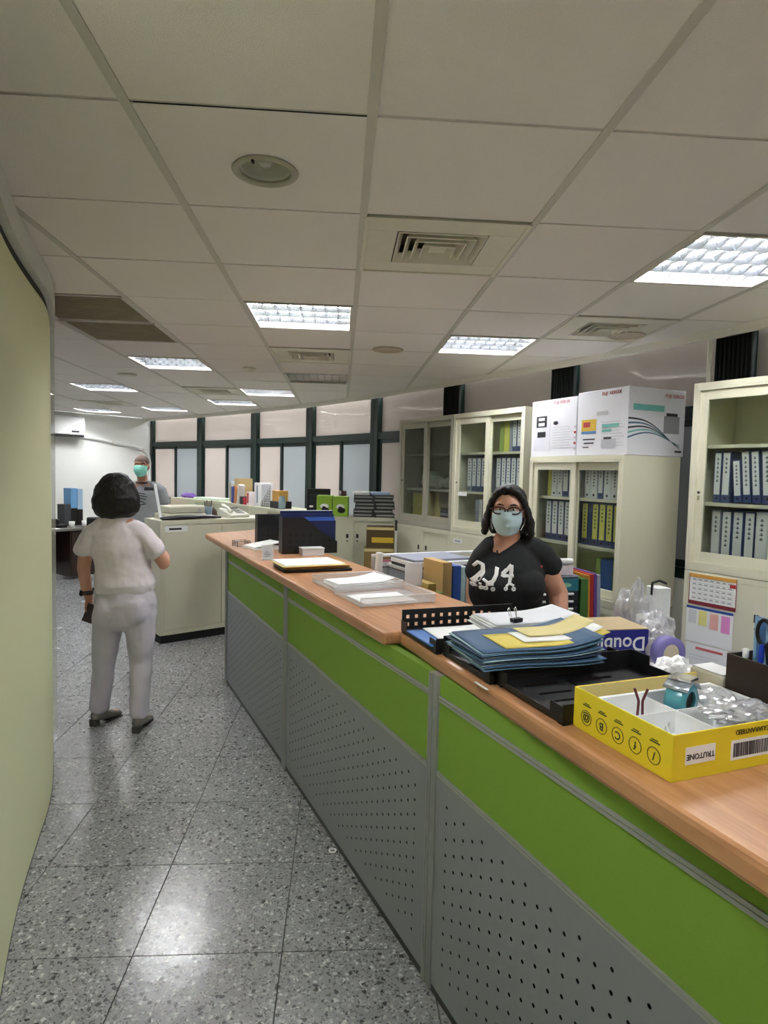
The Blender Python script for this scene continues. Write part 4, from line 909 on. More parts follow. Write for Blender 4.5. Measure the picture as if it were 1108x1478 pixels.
# -- man far behind
M_gtee = M('grey_jersey', '8d9195', .85, bump=.2, bscale=12)
W3 = thing('person', 'person in grey T-shirt with teal mask and shaved head standing at the back', 'person', (-2.27, 7.5, 0))
b = MB()
b.limb([(0, 0, .92), (0, 0, 1.1), (0, 0, 1.3), (0, 0, 1.43)], [(.16, .11), (.15, .105), (.18, .11), (.14, .08)])
b.limb([(-.01, 0, 1.43), (-.02, -.01, 1.56)], [(.062, .06), (.056, .056)])
T3 = head_mesh(b, (-.022, -.015, 1.66), (.03, -1, 0), 1.06)
for q in (-1, 1):
    b.limb([(q*.165, 0, 1.41), (q*.225, .01, 1.25), (q*.24, .01, 1.13), (q*.20, -.08, 1.02), (q*.15, -.16, .98)], [.052, .048, .042, .036, .027])
    hand(b, (q*.15, -.16, .98), (-q*.3, -1, -.1), (0, 0, -1), (-q, 0, 0), 1.0, .3)
    b.limb([(q*.09, 0, .92), (q*.10, -.01, .5), (q*.10, .02, .09)], [(.09, .095), (.058, .06), (.038, .04)])
    b.limb([(q*.10, .02, .06), (q*.115, -.14, .025)], [(.034, .036), (.034, .02)])
remesh(b.build('body', M('tan_skin', 'a87a62', .5), W3), .010, 4)
b = MB()
b.limb([(0, 0, .90), (0, 0, 1.05), (0, 0, 1.2), (0, 0, 1.34), (0, 0, 1.43)], [(.19, .14), (.18, .135), (.195, .135), (.195, .12), (.13, .08)], 24)
for q in (-1, 1): b.limb([(q*.03, 0, 1.455), (q*.12, 0, 1.43), (q*.19, 0, 1.38), (q*.228, .005, 1.26)], [(.05, .045), (.065, .06), (.075, .07), (.070, .068)], side=(0, 1, 0))
t3 = remesh(b.build('t_shirt', M_gtee, W3), .010, 4, (.012, .1))
MB().lathe([(.066, 1.488), (.078, 1.480), (.082, 1.468), (.076, 1.464)], (-.01, -.008, 0), 24).build('collar', M('brown_collar', '4d3d36', .7), W3)
bpy.context.view_layer.update(); bv = BVHTree.FromObject(t3, bpy.context.evaluated_depsgraph_get())
decal('chest_bar', [[(.03, 1.405, .034), (.125, 1.405, .034)]], M_black, .004, t3)
decal('dark_print', [[(-.05, 1.36, .012), (.05, 1.345, .010)], [(-.04, 1.33, .012), (.07, 1.315, .008)], [(-.05, 1.30, .014), (.06, 1.285, .010)], [(-.03, 1.27, .014), (.045, 1.25, .012)], [(-.04, 1.34, .03), (-.02, 1.24, .03)], [(-.02, 1.22, .012), (.06, 1.235, .012)]], M('print_charcoal', '34393e', .8), .004, t3)
b = MB()
for q in (-1, 1): b.limb([(q*.09, 0, .90), (q*.10, -.01, .5), (q*.10, .02, .10)], [(.11, .115), (.078, .08), (.065, .068)])
b.limb([(0, 0, .86), (0, 0, .93)], [(.18, .13), (.17, .125)])
remesh(b.build('trousers', M('dark_trousers'), W3), .012, 3)
for q in (-1, 1): MB().limb([(q*.10, .05, .045), (q*.108, -.06, .042), (q*.118, -.18, .028)], [(.038, .042), (.044, .038), (.038, .026)]).build('shoe', M_black, W3)
b = MB(); b.ell((0, -.016, .046), (.083, .104, .085), T=T3); b.limb([(0, -.06, .02), (0, -.07, -.03)], [(.07, .045), (.06, .04)], T=T3)
remesh(b.build('cropped_hair', M('stubble_grey', '6d5c52', .8), W3), .008, 3)
eyes(W3, T3, 1.06); face_mask(W3, T3, M_maskg, 1.08)

# ---------------------------------------------------------------- things on the near worktop
def nthing(name, label, cat, s, t, z=ZN, rz=0, group=None):
    return thing(name, label, cat, (*ns(s, t+.012), z), AN+R(rz), group)
def fthing(name, label, cat, s, t, z=ZT, rz=0, group=None):
    return thing(name, label, cat, (*fs(s, t), z), AF+R(rz), group)
M_tray2 = M('tray_black', '121315', .45, bump=.1, bscale=200)
def tray(label, s, t, holes, rz=0, z=ZN):
    o = nthing('letter_tray', label, 'letter tray', s, t, z, rz, 'black letter trays on the near worktop')
    W, L = .455, .297      # across, along (y = away)
    fl_ = MB()
    z0, z1 = .006, .012
    fl_.box(0, W, 0, .06, z0, z1).box(0, W, L-.05, L, z0, z1)
    for (x0, x1) in ((0, .05), (.15, .185), (.195, .23), (.33, W)): fl_.box(x0, x1, .06, L-.05, z0, z1)
    for (x0, x1) in ((.05, .15), (.23, .33)): fl_.box(x0, x1, .075, .11, z0, z1).box(x0, x1, .122, .165, z0, z1).box(x0, x1, .178, L-.068, z0, z1)
    fl_.box(.185, .195, .10, .20, z0, z1)
    fl_.build('tray_floor', M_tray2, o)
    MB().box(0, .02, 0, .02, 0, z0).box(W-.02, W, 0, .02, 0, z0).box(0, .02, L-.02, L, 0, z0).box(W-.02, W, L-.02, L, 0, z0).build('foot', M_dark, o)
    if holes:
        pl = MB(); hh = .082
        xs = [.022+.0335*k for k in range(11)]; q = .0065
        for x in xs:
            for zc in (.028, .056):
                pass
        prev = 0
        for x in xs:
            pl.box(prev, x-q, L-.004, L, z0, hh); 
            pl.box(x-q, x+q, L-.004, L, z0, .028-q).box(x-q, x+q, L-.004, L, .028+q, .056-q).box(x-q, x+q, L-.004, L, .056+q, hh)
            prev = x+q
        pl.box(prev, W, L-.004, L, z0, hh)
        pl.build('end_wall', M_tray2, o)
    else:
        MB().prism([(0, z0), (W, z0), (W, .066), (.30, .066), (.27, .062), (0, .062)], L-.004, L, Matrix(((1, 0, 0, 0), (0, 0, 1, 0), (0, 1, 0, 0), (0, 0, 0, 1)))).build('end_wall', M_tray2, o)
    MB().box(0, .10, 0, .004, z0, .050).box(.27, W, 0, .004, z0, .050).box(.10, .27, 0, .004, z0, .024).build('end_wall', M_tray2, o)
    MB().box(W-.004, W, 0, L*.25, z0, .055).box(W-.004, W, L*.25, L*.75, z0, .040).box(W-.004, W, L*.75, L, z0, .066).build('side_wall', M_tray2, o)
    MB().box(-.002, .002, 0, .05, z0, .045).box(-.002, .002, L-.05, L, z0, .045).box(-.002, .002, .05, L-.05, z0, .020).build('side_wall', M_tray2, o)
    return o
tray('black letter tray with square holes in its end wall, farthest of the row of three', .315, .005, True, -1)
tray('black letter tray hidden under the fanned stack of blue folders', .620, .020, False, -1)
tray('empty open black letter tray beside the yellow box', .922, .035, False, -1)
def sheet(name, label, cat, mat, s, t, z, w, l, th, rz, bend=0, group=None, far=False, bend2=0, stripe=None):
    o = (fthing if far else nthing)(name, label, cat, s, t, z, rz, group)
    N, K = 16, 6; vs = []; fq = []
    for i in range(N+1):
        for k in range(K+1):
            x = w*i/N; y = l*k/K; u = i/N
            vs.append((x, y, bend*(max(0, u-.45)/.55)**2 + bend2*math.sin(u*math.pi*1.6)*(1-u*.3)))
    for i in range(N):
        for k in range(K): a = i*(K+1)+k; fq.append((a, a+K+1, a+K+2, a+1))
    q = MB().add(vs, fq, True).build('sheet', mat, o)
    sm = q.modifiers.new('thick', 'SOLIDIFY'); sm.thickness = th; sm.offset = 1
    return o
M_envb = [M('envelope_blue%d' % k, c, .6, var=.08) for k, c in enumerate(('5f87a6', '9dbccb', '3f5f80', 'b9cfd6', '2f4560'))]
M_manila = M('manila_yellow', 'd8c65e', .7); M_manila2 = M('manila_pale', 'dccf92', .7)
z = ZN+.046
for k in range(13):
    rr = random.Random(k)
    up = .006+.0022*k
    sheet('blue_folder', 'blue plastic folder in the fanned stack on the middle tray, %s from the bottom' % (ORD+['thirteenth'])[k], 'folder', M_envb[k % 5], .640+.006*rr.uniform(-1, 1), -.016+.006*rr.uniform(-1, 1), z, .37, .23+.01*rr.random(), .0024, -4+3*rr.uniform(-1, 1), up, 'fanned blue folders', bend2=.0035)
    z += .0040
sheet('manila_folder', 'olive yellow folder bent up on top of the blue folders', 'folder', M_manila, .632, .060, z+.002, .33, .15, .002, -5, .030)
sheet('paper_sheet', 'white sheet curled up on top of the blue folders', 'paper', M_paper, .600, .14, z+.0065, .25, .11, .001, -7, .034)
sheet('manila_folder', 'pale yellow folder edge sticking up at the right end of the folder stack', 'folder', M_manila2, .565, .18, z+.011, .22, .10, .0015, -3, .034)
# papers lying over the farthest tray
z = ZN+.068
sheet('blue_folder', 'bright blue folder corner poking out of the farthest black tray', 'folder', M('folder_bright_blue', '3c6fb4', .5), .30, -.006, ZN+.022, .13, .20, .004, 0)
sheet('paper_sheet', 'printed white sheet on the farthest black tray', 'paper', M_paper, .31, .045, ZN+.0275, .30, .21, .004, -3, .018)
for k in range(6):
    sheet('paper_sheet', 'white paper of the clipped pile behind the folder stack, %s from the bottom' % ORD[k], 'paper', [M_paper, M('paper_cool', 'dcdfe4', .8)][k % 2], .35+.004*k, .17+.01*(k % 3), ZN+.068+.005*k, .31, .17, .0035, -6+1.5*(k % 3), .02, 'clipped white papers')
def clip_(label, s, t, z, rz, sc=1.0):
    o = nthing('binder_clip', label, 'binder clip', s, t, z, rz)
    MB().prism([(-.016*sc, 0), (.016*sc, 0), (.016*sc, .016*sc), (-.016*sc, .016*sc)], 0, .010*sc).build('clip_body', M_black, o)
    for q in (-1, 1):
        p = [(q*.003, .014, .006), (q*.006+.0, .022, .012+.0), (q*.010, .026, .030), (q*.006, .026, .036), (q*.002, .026, .030), (q*.002, .018, .010)]
        MB().tube([(a[0]*sc+q*.006*sc, a[1]*sc, a[2]*sc) for a in p], .0011*sc, 6).build('wire_loop', M_chrome, o)
    return o
clip_('black binder clip with raised wire loops on the white paper pile', .37, .27, ZN+.100, 10, 1.2)
clip_('silver binder clip hanging at the right end of the folder stack', .60, .335, ZN+.072, -20, 1.2)

# yellow carton with white insert, print upside down as it stands
M_yel = M('yellow_card', 'e8d22c', .45, var=.03, scale=5); M_yin = M('carton_inside', 'd9cb8c', .7); M_ins = M('white_card', 'e6e8e8', .6); M_yink = M('dark_green_print', '3c4620', .7)
yb = nthing('carton', 'open bright yellow carton with upside-down print holding a white divided insert', 'box', 1.213, .062, ZN)
W, L, Hh, t = .372, .290, .092, .0035
MB().box(0, W, 0, L, 0, t).box(0, t, 0, L, t, Hh).box(W-t, W, 0, L, t, .055).box(t, W-t, 0, t, t, Hh).box(t, W-t, L-t, L, t, Hh).build('carton_body', M_yel, yb, bev=.001)
MB().box(t, t+.0008, t, L-t, t, Hh-.001).box(W-t-.0008, W-t, t, L-t, t, .054).box(t, W-t, t, t+.0008, t, Hh-.001).box(t, W-t, L-t-.0008, L-t, t, Hh-.001).build('carton_lining', M_yin, yb)
ins = MB(); zt = .080; a0, a1, b0, b1 = .012, W-.016, .010, L-.055
ins.box(a0, a1, b0, b1, .028, .030)
for x0, x1, y0, y1 in ((a0, a1, b0, b0+.002), (a0, a1, b1-.002, b1), (a0, a0+.002, b0, b1), (a1-.002, a1, b0, b1), (a0, a1, .125, .127), (.135, .137, b0, b1), (.245, .247, .0, .127)): ins.box(x0, x1, max(y0, b0), y1, .030, zt)
ins.box(a0-.008, a1+.008, b0-.006, b0, zt-.002, zt).box(a0-.008, a0, b0, b1, zt-.002, zt).box(a1, a1+.008, b0, b1, zt-.002, zt).box(a0-.008, a1+.008, b1, b1+.008, zt-.002, zt)
ins.build('insert', M_ins, yb, bev=.0006)
TL = lambda y, z_: Matrix.Translation((-.0006, y, z_)) @ Matrix.Rotation(R(-90), 4, 'Z') @ Matrix.Rotation(R(90), 4, 'X') @ Matrix.Rotation(math.pi, 4, 'Z')
for k, ch in enumerate('@BCf/'):
    y = L-.045-.050*k; z_ = .034
    c = MB(); pts = [(-.0008, y+.0165*math.cos(2*math.pi*i/28), z_+.0165*math.sin(2*math.pi*i/28)) for i in range(29)]
    c.tube(pts, .0008, 5).build('print_circle', M_yink, yb)
    text(ch, .024, M_yink, yb, TL(y, z_), 'lettering', .0004, .0003)
    MB().box(-.0008, 0, y-.014, y+.012, .060, .0625).box(-.0008, 0, y-.009, y+.008, .0645, .0665).build('small_print', M_yink, yb)
TF = lambda x, z_: Matrix.Translation((x, -.0012, z_)) @ Matrix.Rotation(R(90), 4, 'X') @ Matrix.Rotation(math.pi, 4, 'Z')
MB().box(.032, .108, -.0008, 0, .030, .064).build('white_sticker', M_paper, yb); text('TRUTONE', .0155, M_ink, yb, TF(.070, .045), 'lettering', .0004, .0002)
MB().box(.150, .300, -.0008, 0, .022, .062).build('white_sticker', M_paper, yb)
bc = MB(); rr = random.Random(3); x = .156
while x < .293: ww = rr.choice((.0012, .002, .003)); bc.box(x, x+ww, -.0014, -.0008, .028, .056); x += ww+rr.choice((.0012, .002))
bc.build('barcode', M_ink, yb); text('GUARANTEED', .014, M_yink, yb, TF(.205, .078), 'lettering', .0004)
# things inside the carton
def inbox(o, x, y, z, rz=0): o.location = Matrix.Translation((*ns(1.213, .074), ZN)) @ Matrix.Rotation(AN, 4, 'Z') @ Vector((x, y, z)); o.rotation_euler = (0, 0, AN+rz); return o
td = inbox(thing('tape_dispenser', 'teal and silver packing tape dispenser in the yellow carton', 'tape dispenser'), .205, .178, .031, R(20)); td.scale = (1.15, 1.15, 1.1)
MB().lathe([(.021, -.019), (.034, -.019), (.036, -.012), (.036, .012), (.034, .019), (.021, .019), (.021, -.019)], (0, 0, .042), 28, axis='y').build('tape_roll', M('teal_tape', '4e99a6', .25, coat=.5), td)
MB().lathe([(.001, -.014), (.020, -.014), (.020, .014), (.001, .014)], (0, 0, .042), 20, axis='y').build('core', M_dark, td)
vs = []
for k in range(10):
    a = R(30+12*k); vs += [(.040*math.cos(a), -.024, .042+.040*math.sin(a)), (.040*math.cos(a), .024, .042+.040*math.sin(a))]
MB().add(vs, [(2*k, 2*k+1, 2*k+3, 2*k+2) for k in range(9)], True).build('metal_cover', M('brushed_metal', 'b4bcc4', .3, .7), td, solid=.002)
MB().box(-.012, .022, -.022, .022, .083, .090).build('cutter', M_chrome, td, bev=.001)
pn = inbox(thing('scissors', 'dark red handled scissors tip-down in the yellow carton', 'scissors'), .10, .19, .031, R(-30))
for q in (-1, 1):
    MB().tube([(q*.006, 0, .0), (q*.004, .0, .05), (q*.014, .0, .078)], .003, 8).build('handle', M('dark_red_plastic', '5a1f28', .35), pn)
clip_('small black binder clip inside the yellow carton', 1.213-.065, .062+.09, ZN+.031, 30, 1.1)
bg = crumple((0, 0, .012), (.085, .05, .016), 21, .5, 4).build('plastic_bag', M_bag); bg.modifiers.new('s', 'SOLIDIFY').thickness = .0008
inbox(tag(bg, 'crumpled clear plastic bag in the front of the yellow carton', 'bag'), .245, .062, .074, R(4))
bg = crumple((0, 0, .012), (.045, .045, .018), 33, .45, 3).build('plastic_bag', M_bag); inbox(tag(bg, 'small clear plastic bag behind the crumpled one in the yellow carton', 'bag'), .30, .17, .062)

wb = nthing('pulp_box', 'off-white stained box standing between the yellow carton and the brown organiser', 'box', .995, .440, ZN, 0)
MB().box(0, .075, 0, .10, 0, .098).build('box_body', M('stained_white', 'cdc9b8', .7, var=.12, scale=9), wb, bev=.006)
MB().box(.004, .071, .004, .096, .0985, .1025).build('lid', M_ins, wb, bev=.002)
MB().lathe([(.0, 0), (.016, 0)], (-.0006, .035, .050), 16, axis='x').build('stain', M('brown_stain', '9c8f6c', .8), wb)
og = nthing('desk_organiser', 'dark brown desk organiser holding scissors and pens at the right picture edge', 'organiser', 1.365, .436, ZN, 0)
M_brn = M('dark_brown_card', '2e211c', .6, var=.15, scale=14)
MB().box(0, .11, 0, .36, 0, .004).box(0, .004, 0, .36, .004, .162).box(.106, .11, 0, .36, .004, .162).box(.004, .106, 0, .004, .004, .162).box(.004, .106, .356, .36, .004, .162).build('organiser_body', M_brn, og, bev=.001)
MB().box(.004, .106, .12, .124, .004, .15).box(.004, .106, .24, .244, .004, .15).build('divider', M_brn, og)
def inorg(name, label, cat, x, y): 
    o = thing(name, label, cat); p = Matrix.Translation((*ns(1.365, .448), ZN)) @ Matrix.Rotation(AN, 4, 'Z') @ Vector((x, y, .005)); o.location = p; o.rotation_euler = (0, 0, AN); return o
sc_ = inorg('scissors', 'black-handled scissors standing in the brown organiser', 'scissors', .05, .285)
for q in (-1, 1):
    pts = [(0, q*.020+.018*math.cos(2*math.pi*i/20), .215+.030*math.sin(2*math.pi*i/20)) for i in range(21)]
    MB().tube(pts, .0045, 8).tube([(0, q*.012, .188), (0, q*.004, .14)], .0055, 8).build('handle', M_black, sc_)
MB().box(-.0015, .0015, -.008, .008, .002, .145).build('blade', M_chrome, sc_)
for k, (nm, lab, colr, x, y, hh, rr_) in enumerate((('pen', 'blue pen standing in front of the scissors in the brown organiser', '2340b8', .03, .300, .19, .006), ('pen', 'royal blue marker standing in the brown organiser', '1e2f9c', .07, .262, .20, .009), ('pen', 'black pen at the back of the brown organiser', '15171c', .09, .315, .21, .005))):
    o = inorg(nm, lab, 'pen', x, y); MB().cyl((0, 0, 0), (.006, .0, hh*.75), rr_*.9, n=12).build('barrel', M('pen_'+colr, colr, .3), o); MB().cyl((.006, 0, hh*.75), (.008, 0, hh), rr_, rr_*.9, n=12).build('cap', M('pen_'+colr), o)
o = inorg('bottle', 'tiny clear bottle with bright green liquid at the corner of the brown organiser', 'bottle', .035, .338)
MB().lathe([(.001, .10), (.012, .102), (.016, .12), (.013, .134), (.006, .142), (.006, .150)], n=20).build('liquid', M('lime_liquid', '79d823', .2), o); MB().lathe([(.007, .15), (.007, .170), (.001, .170)], n=16).build('cap', M_paper, o); MB().cyl((0, 0, 0), (0, 0, .10), .008, n=12).build('stem', M_acry, o)
o = inorg('ruler', 'pale blue patterned ruler standing in the brown organiser', 'ruler', .075, .330); MB().box(-.001, .001, -.020, .020, 0, .245).build('ruler_body', M('pale_blue_plastic', '8fb3d6', .4), o); MB().box(-.0016, -.001, -.010, .012, .14, .235).build('print', M('mid_blue_print', '4f7fc0', .5), o)

# ---------------------------------------------------------------- things on the far worktop
def acrylic_tray(label, s, t, rz, lab2=None):
    o = fthing('acrylic_tray', label, 'letter tray', s, t, ZT, rz, 'clear acrylic trays')
    W, L = .365, .315
    MB().box(0, W, 0, L, .004, .0065).build('tray_floor', M_acry, o)
    for b_ in ((0, W, 0, .003, .0065, .040), (0, W, L-.003, L, .0065, .040), (W-.003, W, .003, L-.003, .0065, .040), (0, .003, .003, L-.003, .0065, .022)): box('side_wall', M_acry, o, *b_)
    MB().tube([(0, 0, .041), (W, 0, .041), (W, L, .041), (0, L, .041)], .0022, 6).build('rim', M('acrylic_edge', 'e6eaee', .2), o)
    MB().box(0, .01, 0, .01, 0, .004).box(W-.01, W, 0, .01, 0, .004).box(0, .01, L-.01, L, 0, .004).box(W-.01, W, L-.01, L, 0, .004).build('foot', M_acry, o)
    return o
acrylic_tray('clear acrylic letter tray nearest the black trays, nearly empty', .41, .085, 0)
acrylic_tray('clear acrylic letter tray holding white papers, behind the nearly empty one', .755, .105, 2)
for k in range(3):
    sheet('paper_sheet', 'white paper in the farther acrylic tray, %s of three from the bottom' % ORD[k], 'paper', M_paper, .80+.005*k, .14+.01*k, ZT+.0075+.006*k, .30, .21, .004, 2+2*k, .01*k, 'papers in the acrylic tray', far=True)
sheet('paper_sheet', 'single sheet lying flat in the nearer acrylic tray', 'paper', M_paper, .44, .12, ZT+.0075, .26, .21, .0015, 1, 0, far=True)
# pile of envelopes
z = ZT
for k, (mt, nm, lab, w_, l_, th, dx) in enumerate(((M_black, 'folder', 'black folder at the bottom of the envelope pile', .40, .30, .014, 0), (M_kraft, 'envelope', 'brown kraft envelope above the black folder', .385, .29, .008, .01), (M_black, 'folder', 'thin dark folder in the middle of the envelope pile', .37, .28, .004, .015), (M('orange_kraft', 'c79a58', .7), 'envelope', 'orange kraft envelope near the top of the pile', .39, .29, .006, .0), (M_manila2, 'envelope', 'pale yellow envelope second from the top of the pile', .385, .285, .003, -.02), (M_paper, 'paper_sheet', 'white paper lying on top of the envelope pile', .36, .28, .003, .005))):
    sheet(nm, lab, 'paper' if nm == 'paper_sheet' else nm, mt, 1.40+dx, .045+dx, z, w_, l_, th, -3+2*(k % 3), 0, far=True); z += th+.0006
# desktop file racks
M_navy = M('navy_gloss', '1a2450', .3, coat=.3)
def rack(label, s, t, rz, W, D, hh, mat, blue):
    o = fthing('file_rack', label, 'file rack', s, t, ZT, rz)
    # front plate with round finger holes towards the camera side (local -y)
    pl = MB(); cut = hh*.93
    poly = [(0, 0), (W, 0), (W, hh*.30), (W*.72, hh*.55), (W*.38, cut), (0, cut)]
    Tm = Matrix(((1, 0, 0, 0), (0, 0, 1, 0), (0, 1, 0, 0), (0, 0, 0, 1)))
    pl.prism(poly, 0, .003, Tm).build('front_plate', mat, o)
    ho = MB()
    for r_ in range(3):
        for q in range(7 if r_ < 2 else 4):
            ho.cyl((W*(.14+.12*q), -.0012, hh*(.16+.16*r_)), (W*(.14+.12*q), .0, hh*(.16+.16*r_)), .013, n=14)
    ho.build('finger_holes', M_dark, o)
    MB().box(0, W, 0, D, 0, .004).box(0, .004, 0, D, .004, cut).box(0, W, D-.003, D, .004, cut).build('rack_body', mat, o)
    return o
rack('navy and black file rack with round holes, facing the camera', 2.19, .255, -2, .40, .10, .275, M_black, True)
rack('black file rack standing behind the navy one', 2.72, .215, -2, .30, .10, .255, M_black, False)
for k in range(4):
    o = fthing('file_folder', ['glossy navy file folder, front one in the holed rack', 'bright blue file folder behind the navy one in the holed rack', 'navy file folder third in the holed rack', 'pale file folder with white top edge, rearmost in the holed rack'][k], 'folder', 2.205+.022*k, .262, ZT+.005, -2)
    box('folder_body', [M_navy, CV['blue2'], M_navy, M_navy][k], o, 0, .385, 0, .012, 0, .225+.022*k, bev=.001)
    if k == 3: box('top_edge', M_paper, o, .0, .385, 0, .012, .2915, .294)
o = fthing('paper_sheet', 'white card tucked upright at the right side of the holed rack', 'paper', 2.20, .632, ZT, 5); box('card', M_paper, o, 0, .004, 0, .09, 0, .21)
for k in range(3):
    o = fthing('folder', 'dark folder in the rear rack, %s from the front' % ORD[k], 'folder', 2.735+.022*k, .225, ZT+.005, -2, group='dark folders in the rear rack'); box('folder_body', [M('charcoal_folder', '24272a', .5), M_black, M('charcoal_folder')][k], o, 0, .28, 0, .012, 0, .235-.01*k, bev=.001)
o = fthing('paper_pile', 'slanted white papers between the two file racks', 'paper', 2.44, .12, ZT, 12)
MB().box(0, .24, 0, .20, 0, .012).build('lower_papers', M_paper, o); MB().box(.01, .23, .01, .19, .013, .02, Matrix.Rotation(R(-8), 4, 'Y')).build('upper_papers', M_paper, o)
o = fthing('wire_tray', 'black wire tray at the edge of the worktop below the slanted papers', 'letter tray', 2.66, .05, ZT, 10)
for k in range(4): MB().tube([(0, 0, .006+.012*k), (.0, .10, .006+.012*k), (.10, .10, .006+.012*k), (.10, 0, .006+.012*k), (0, 0, .006+.012*k)], .002, 6).build('wire_ring', M_black, o)
for (x, y) in ((0, 0), (0, .1), (.1, .1), (.1, 0)): MB().cyl((x, y, 0), (x, y, .045), .002, n=6).build('upright', M_black, o)
o = fthing('white_box', 'small translucent white box in front of the navy file rack', 'box', 2.06, .36, ZT, -2)
MB().box(0, .155, 0, .09, 0, .048).build('box_body', M('milky_plastic', 'd3d6da', .4), o, bev=.004); MB().box(-.003, .158, -.003, .093, .048, .054).build('lid', M('milky_lid', 'e3e6ea', .35), o, bev=.002)
o = fthing('sign_holder', 'small clear acrylic sign holder with a printed card on the counter edge', 'sign', 1.92, .045, ZT, -8)
Tm = Matrix.Rotation(R(-18), 4, 'X')
MB().box(0, .075, 0, .002, .003, .10, Tm).build('acrylic_front', M_acry, o); MB().box(.006, .069, .0022, .003, .01, .094, Tm).build('card', M('grey_card', 'd0d2d4', .7), o)
MB().box(.018, .05, -.0006, 0, .025, .030, Tm).box(.018, .056, -.0006, 0, .038, .046, Tm).box(.018, .045, -.0006, 0, .055, .060, Tm).build('card_print', M('card_ink', '8a8d90', .7), o); MB().box(0, .075, 0, .045, 0, .003).build('base', M_acry, o)
o = fthing('pen_stub', 'small white eraser lying near the far end of the worktop', 'eraser', 3.0, .10, ZT, 20); box('eraser_body', M_paper, o, 0, .05, 0, .02, 0, .012, bev=.002)

# ---------------------------------------------------------------- staff side: desk, partition, files
def desk_(name, label, poly, z=.74, th=.028, mat=None, T0=None):
    x0, y0 = poly[0]; o = thing(name, label, 'desk', (x0, y0, 0))
    MB().prism([(p[0]-x0, p[1]-y0) for p in poly], z-th, z).build('desktop', mat or M_wood, o, bev=.003)
    cx = sum(p[0] for p in poly)/len(poly); cy = sum(p[1] for p in poly)/len(poly)
    for p in poly:
        q = Vector((p[0]+(cx-p[0])*.10-x0, p[1]+(cy-p[1])*.10-y0, 0)); MB().cyl((q.x, q.y, 0), (q.x, q.y, z-th), .022, n=12).build('leg', M_alu, o)
    return o
M_dtop = M('grey_desktop', 'c9c9c4', .5)
desk_('desk', 'grey-topped desk between the counter and the partition', [fs(.80, .62), fs(.80, 1.16), fs(1.43, 1.16), fs(1.43, .62)], mat=M_dtop)
desk_('desk', 'grey-topped desk behind the black trays, heaped with boxes and bags', [ns(-.30, .62), ns(1.3, .62), ns(1.3, 1.35), ns(-.30, 1.40)], mat=M_dtop)
# low partition
a, b_ = fs(1.46, .60), fs(1.46, 1.70); T, L = seg_T(a, b_)
a, b_ = fs(1.46, .63), fs(1.46, 1.72)
pt = thing('partition_screen', 'low green fabric partition with white top rail standing behind the counter', 'partition', (a[0], a[1], 0), math.atan2(b_[1]-a[1], b_[0]-a[0]))
for k in range(3):
    x0 = L/3*k; box('green_panel', M_green, pt, x0+.022, x0+L/3-.022, -.015, .015, .06, 1.11)
for k in range(4): box('post', M_alu, pt, L/3*k-.02, L/3*k+.02, -.018, .018, 0, 1.135)
box('top_rail', M('white_rail', 'dcdfe0', .5), pt, -.02, L+.02, -.02, .02, 1.1355, 1.15, bev=.002)
box('base_rail', M_alu, pt, .022, L-.022, -.015, .015, .01, .06)
o = fthing('sign', 'white notice with a pink top band hung on the low green partition', 'sign', 1.435, .62, 1.02, 0)
box('board', M_paper, o, 0, .20, 0, .004, 0, .10); box('pink_band', M('pink_band', 'cf7f93', .6), o, 0, .20, -.001, 0, .085, .10); box('print', ink, o, .02, .15, -.001, 0, .045, .06)
o = fthing('sign', 'small white notice with a round green mark on the low partition', 'sign', 1.435, .86, 1.02, 0)
box('board', M_paper, o, 0, .10, 0, .004, 0, .10); MB().lathe([(.014, -.001), (.022, -.001), (.022, .0), (.014, .0), (.014, -.001)], (.05, 0, .045), 20, axis='y').build('ring_mark', M('olive_ring', '9fae5c', .6), o)
o = fthing('sign_holder', 'white curled document tube standing behind the envelope pile', 'tube', 1.70, .62, ZT-.33, 0); 
o.location.z = .74; o.location.x, o.location.y = fs(1.38, .60); MB().cyl((0, 0, 0), (.02, 0, .43), .022, n=20).build('tube_body', M_paper, o)
def file_(label, s, t, w, d, h, mat, cat='folder', z=.8605, rz=0, name='file_folder', extra=None):
    o = fthing(name, label, cat, s, t, z, rz); box('folder_body', mat, o, 0, w, 0, d, 0, h, bev=.002)
    if extra: box('spine_label', extra, o, w*.2, w*.8, -.001, 0, h*.3, h*.9)
    return o
ds = fthing('desk_shelf', 'low grey desk shelf carrying the upright files behind the counter', 'shelf', .82, .63, .74)
MB().box(0, .42, 0, .30, .105, .12).build('shelf_board', M_dtop, ds); box('side_panel', M_dtop, ds, 0, .015, 0, .30, 0, .105); box('side_panel', M_dtop, ds, .405, .42, 0, .30, 0, .105)
file_('tan cardboard magazine file next to the blue binder', .86, .755, .055, .22, .315, M('tan_file', 'c2a268', .7))
file_('dark blue binder standing behind the blue-capped bottle', .86, .818, .05, .22, .295, CV['blue2'], 'binder')
file_('clear greenish file at the end of the desk row, touching the shirt of the woman', .87, .875, .028, .22, .285, M('pale_teal_file', 'a9c3bf', .3))
file_('grey clear file holder next to the greenish one', .87, .909, .05, .22, .275, M('grey_clear', 'c2c8cc', .3))
file_('yellow-brown packet beside the rounded white divider', .86, .665, .05, .16, .205, M('ochre_packet', 'b09a52', .6))
file_('green and white packet leaning before the tan magazine file', .835, .720, .028, .10, .16, M('leaf_packet', '8fa35c', .6))
o = fthing('acrylic_divider', 'rounded white acrylic divider rising behind the acrylic trays', 'divider', .90, .575, .0, -30)
o.location.z = ZT; o.location.x, o.location.y = fs(.84, .515)
q = [(0, 0), (.09, 0), (.09, .10), (.082, .116), (.068, .12), (.02, .12), (.006, .114), (0, .10)]
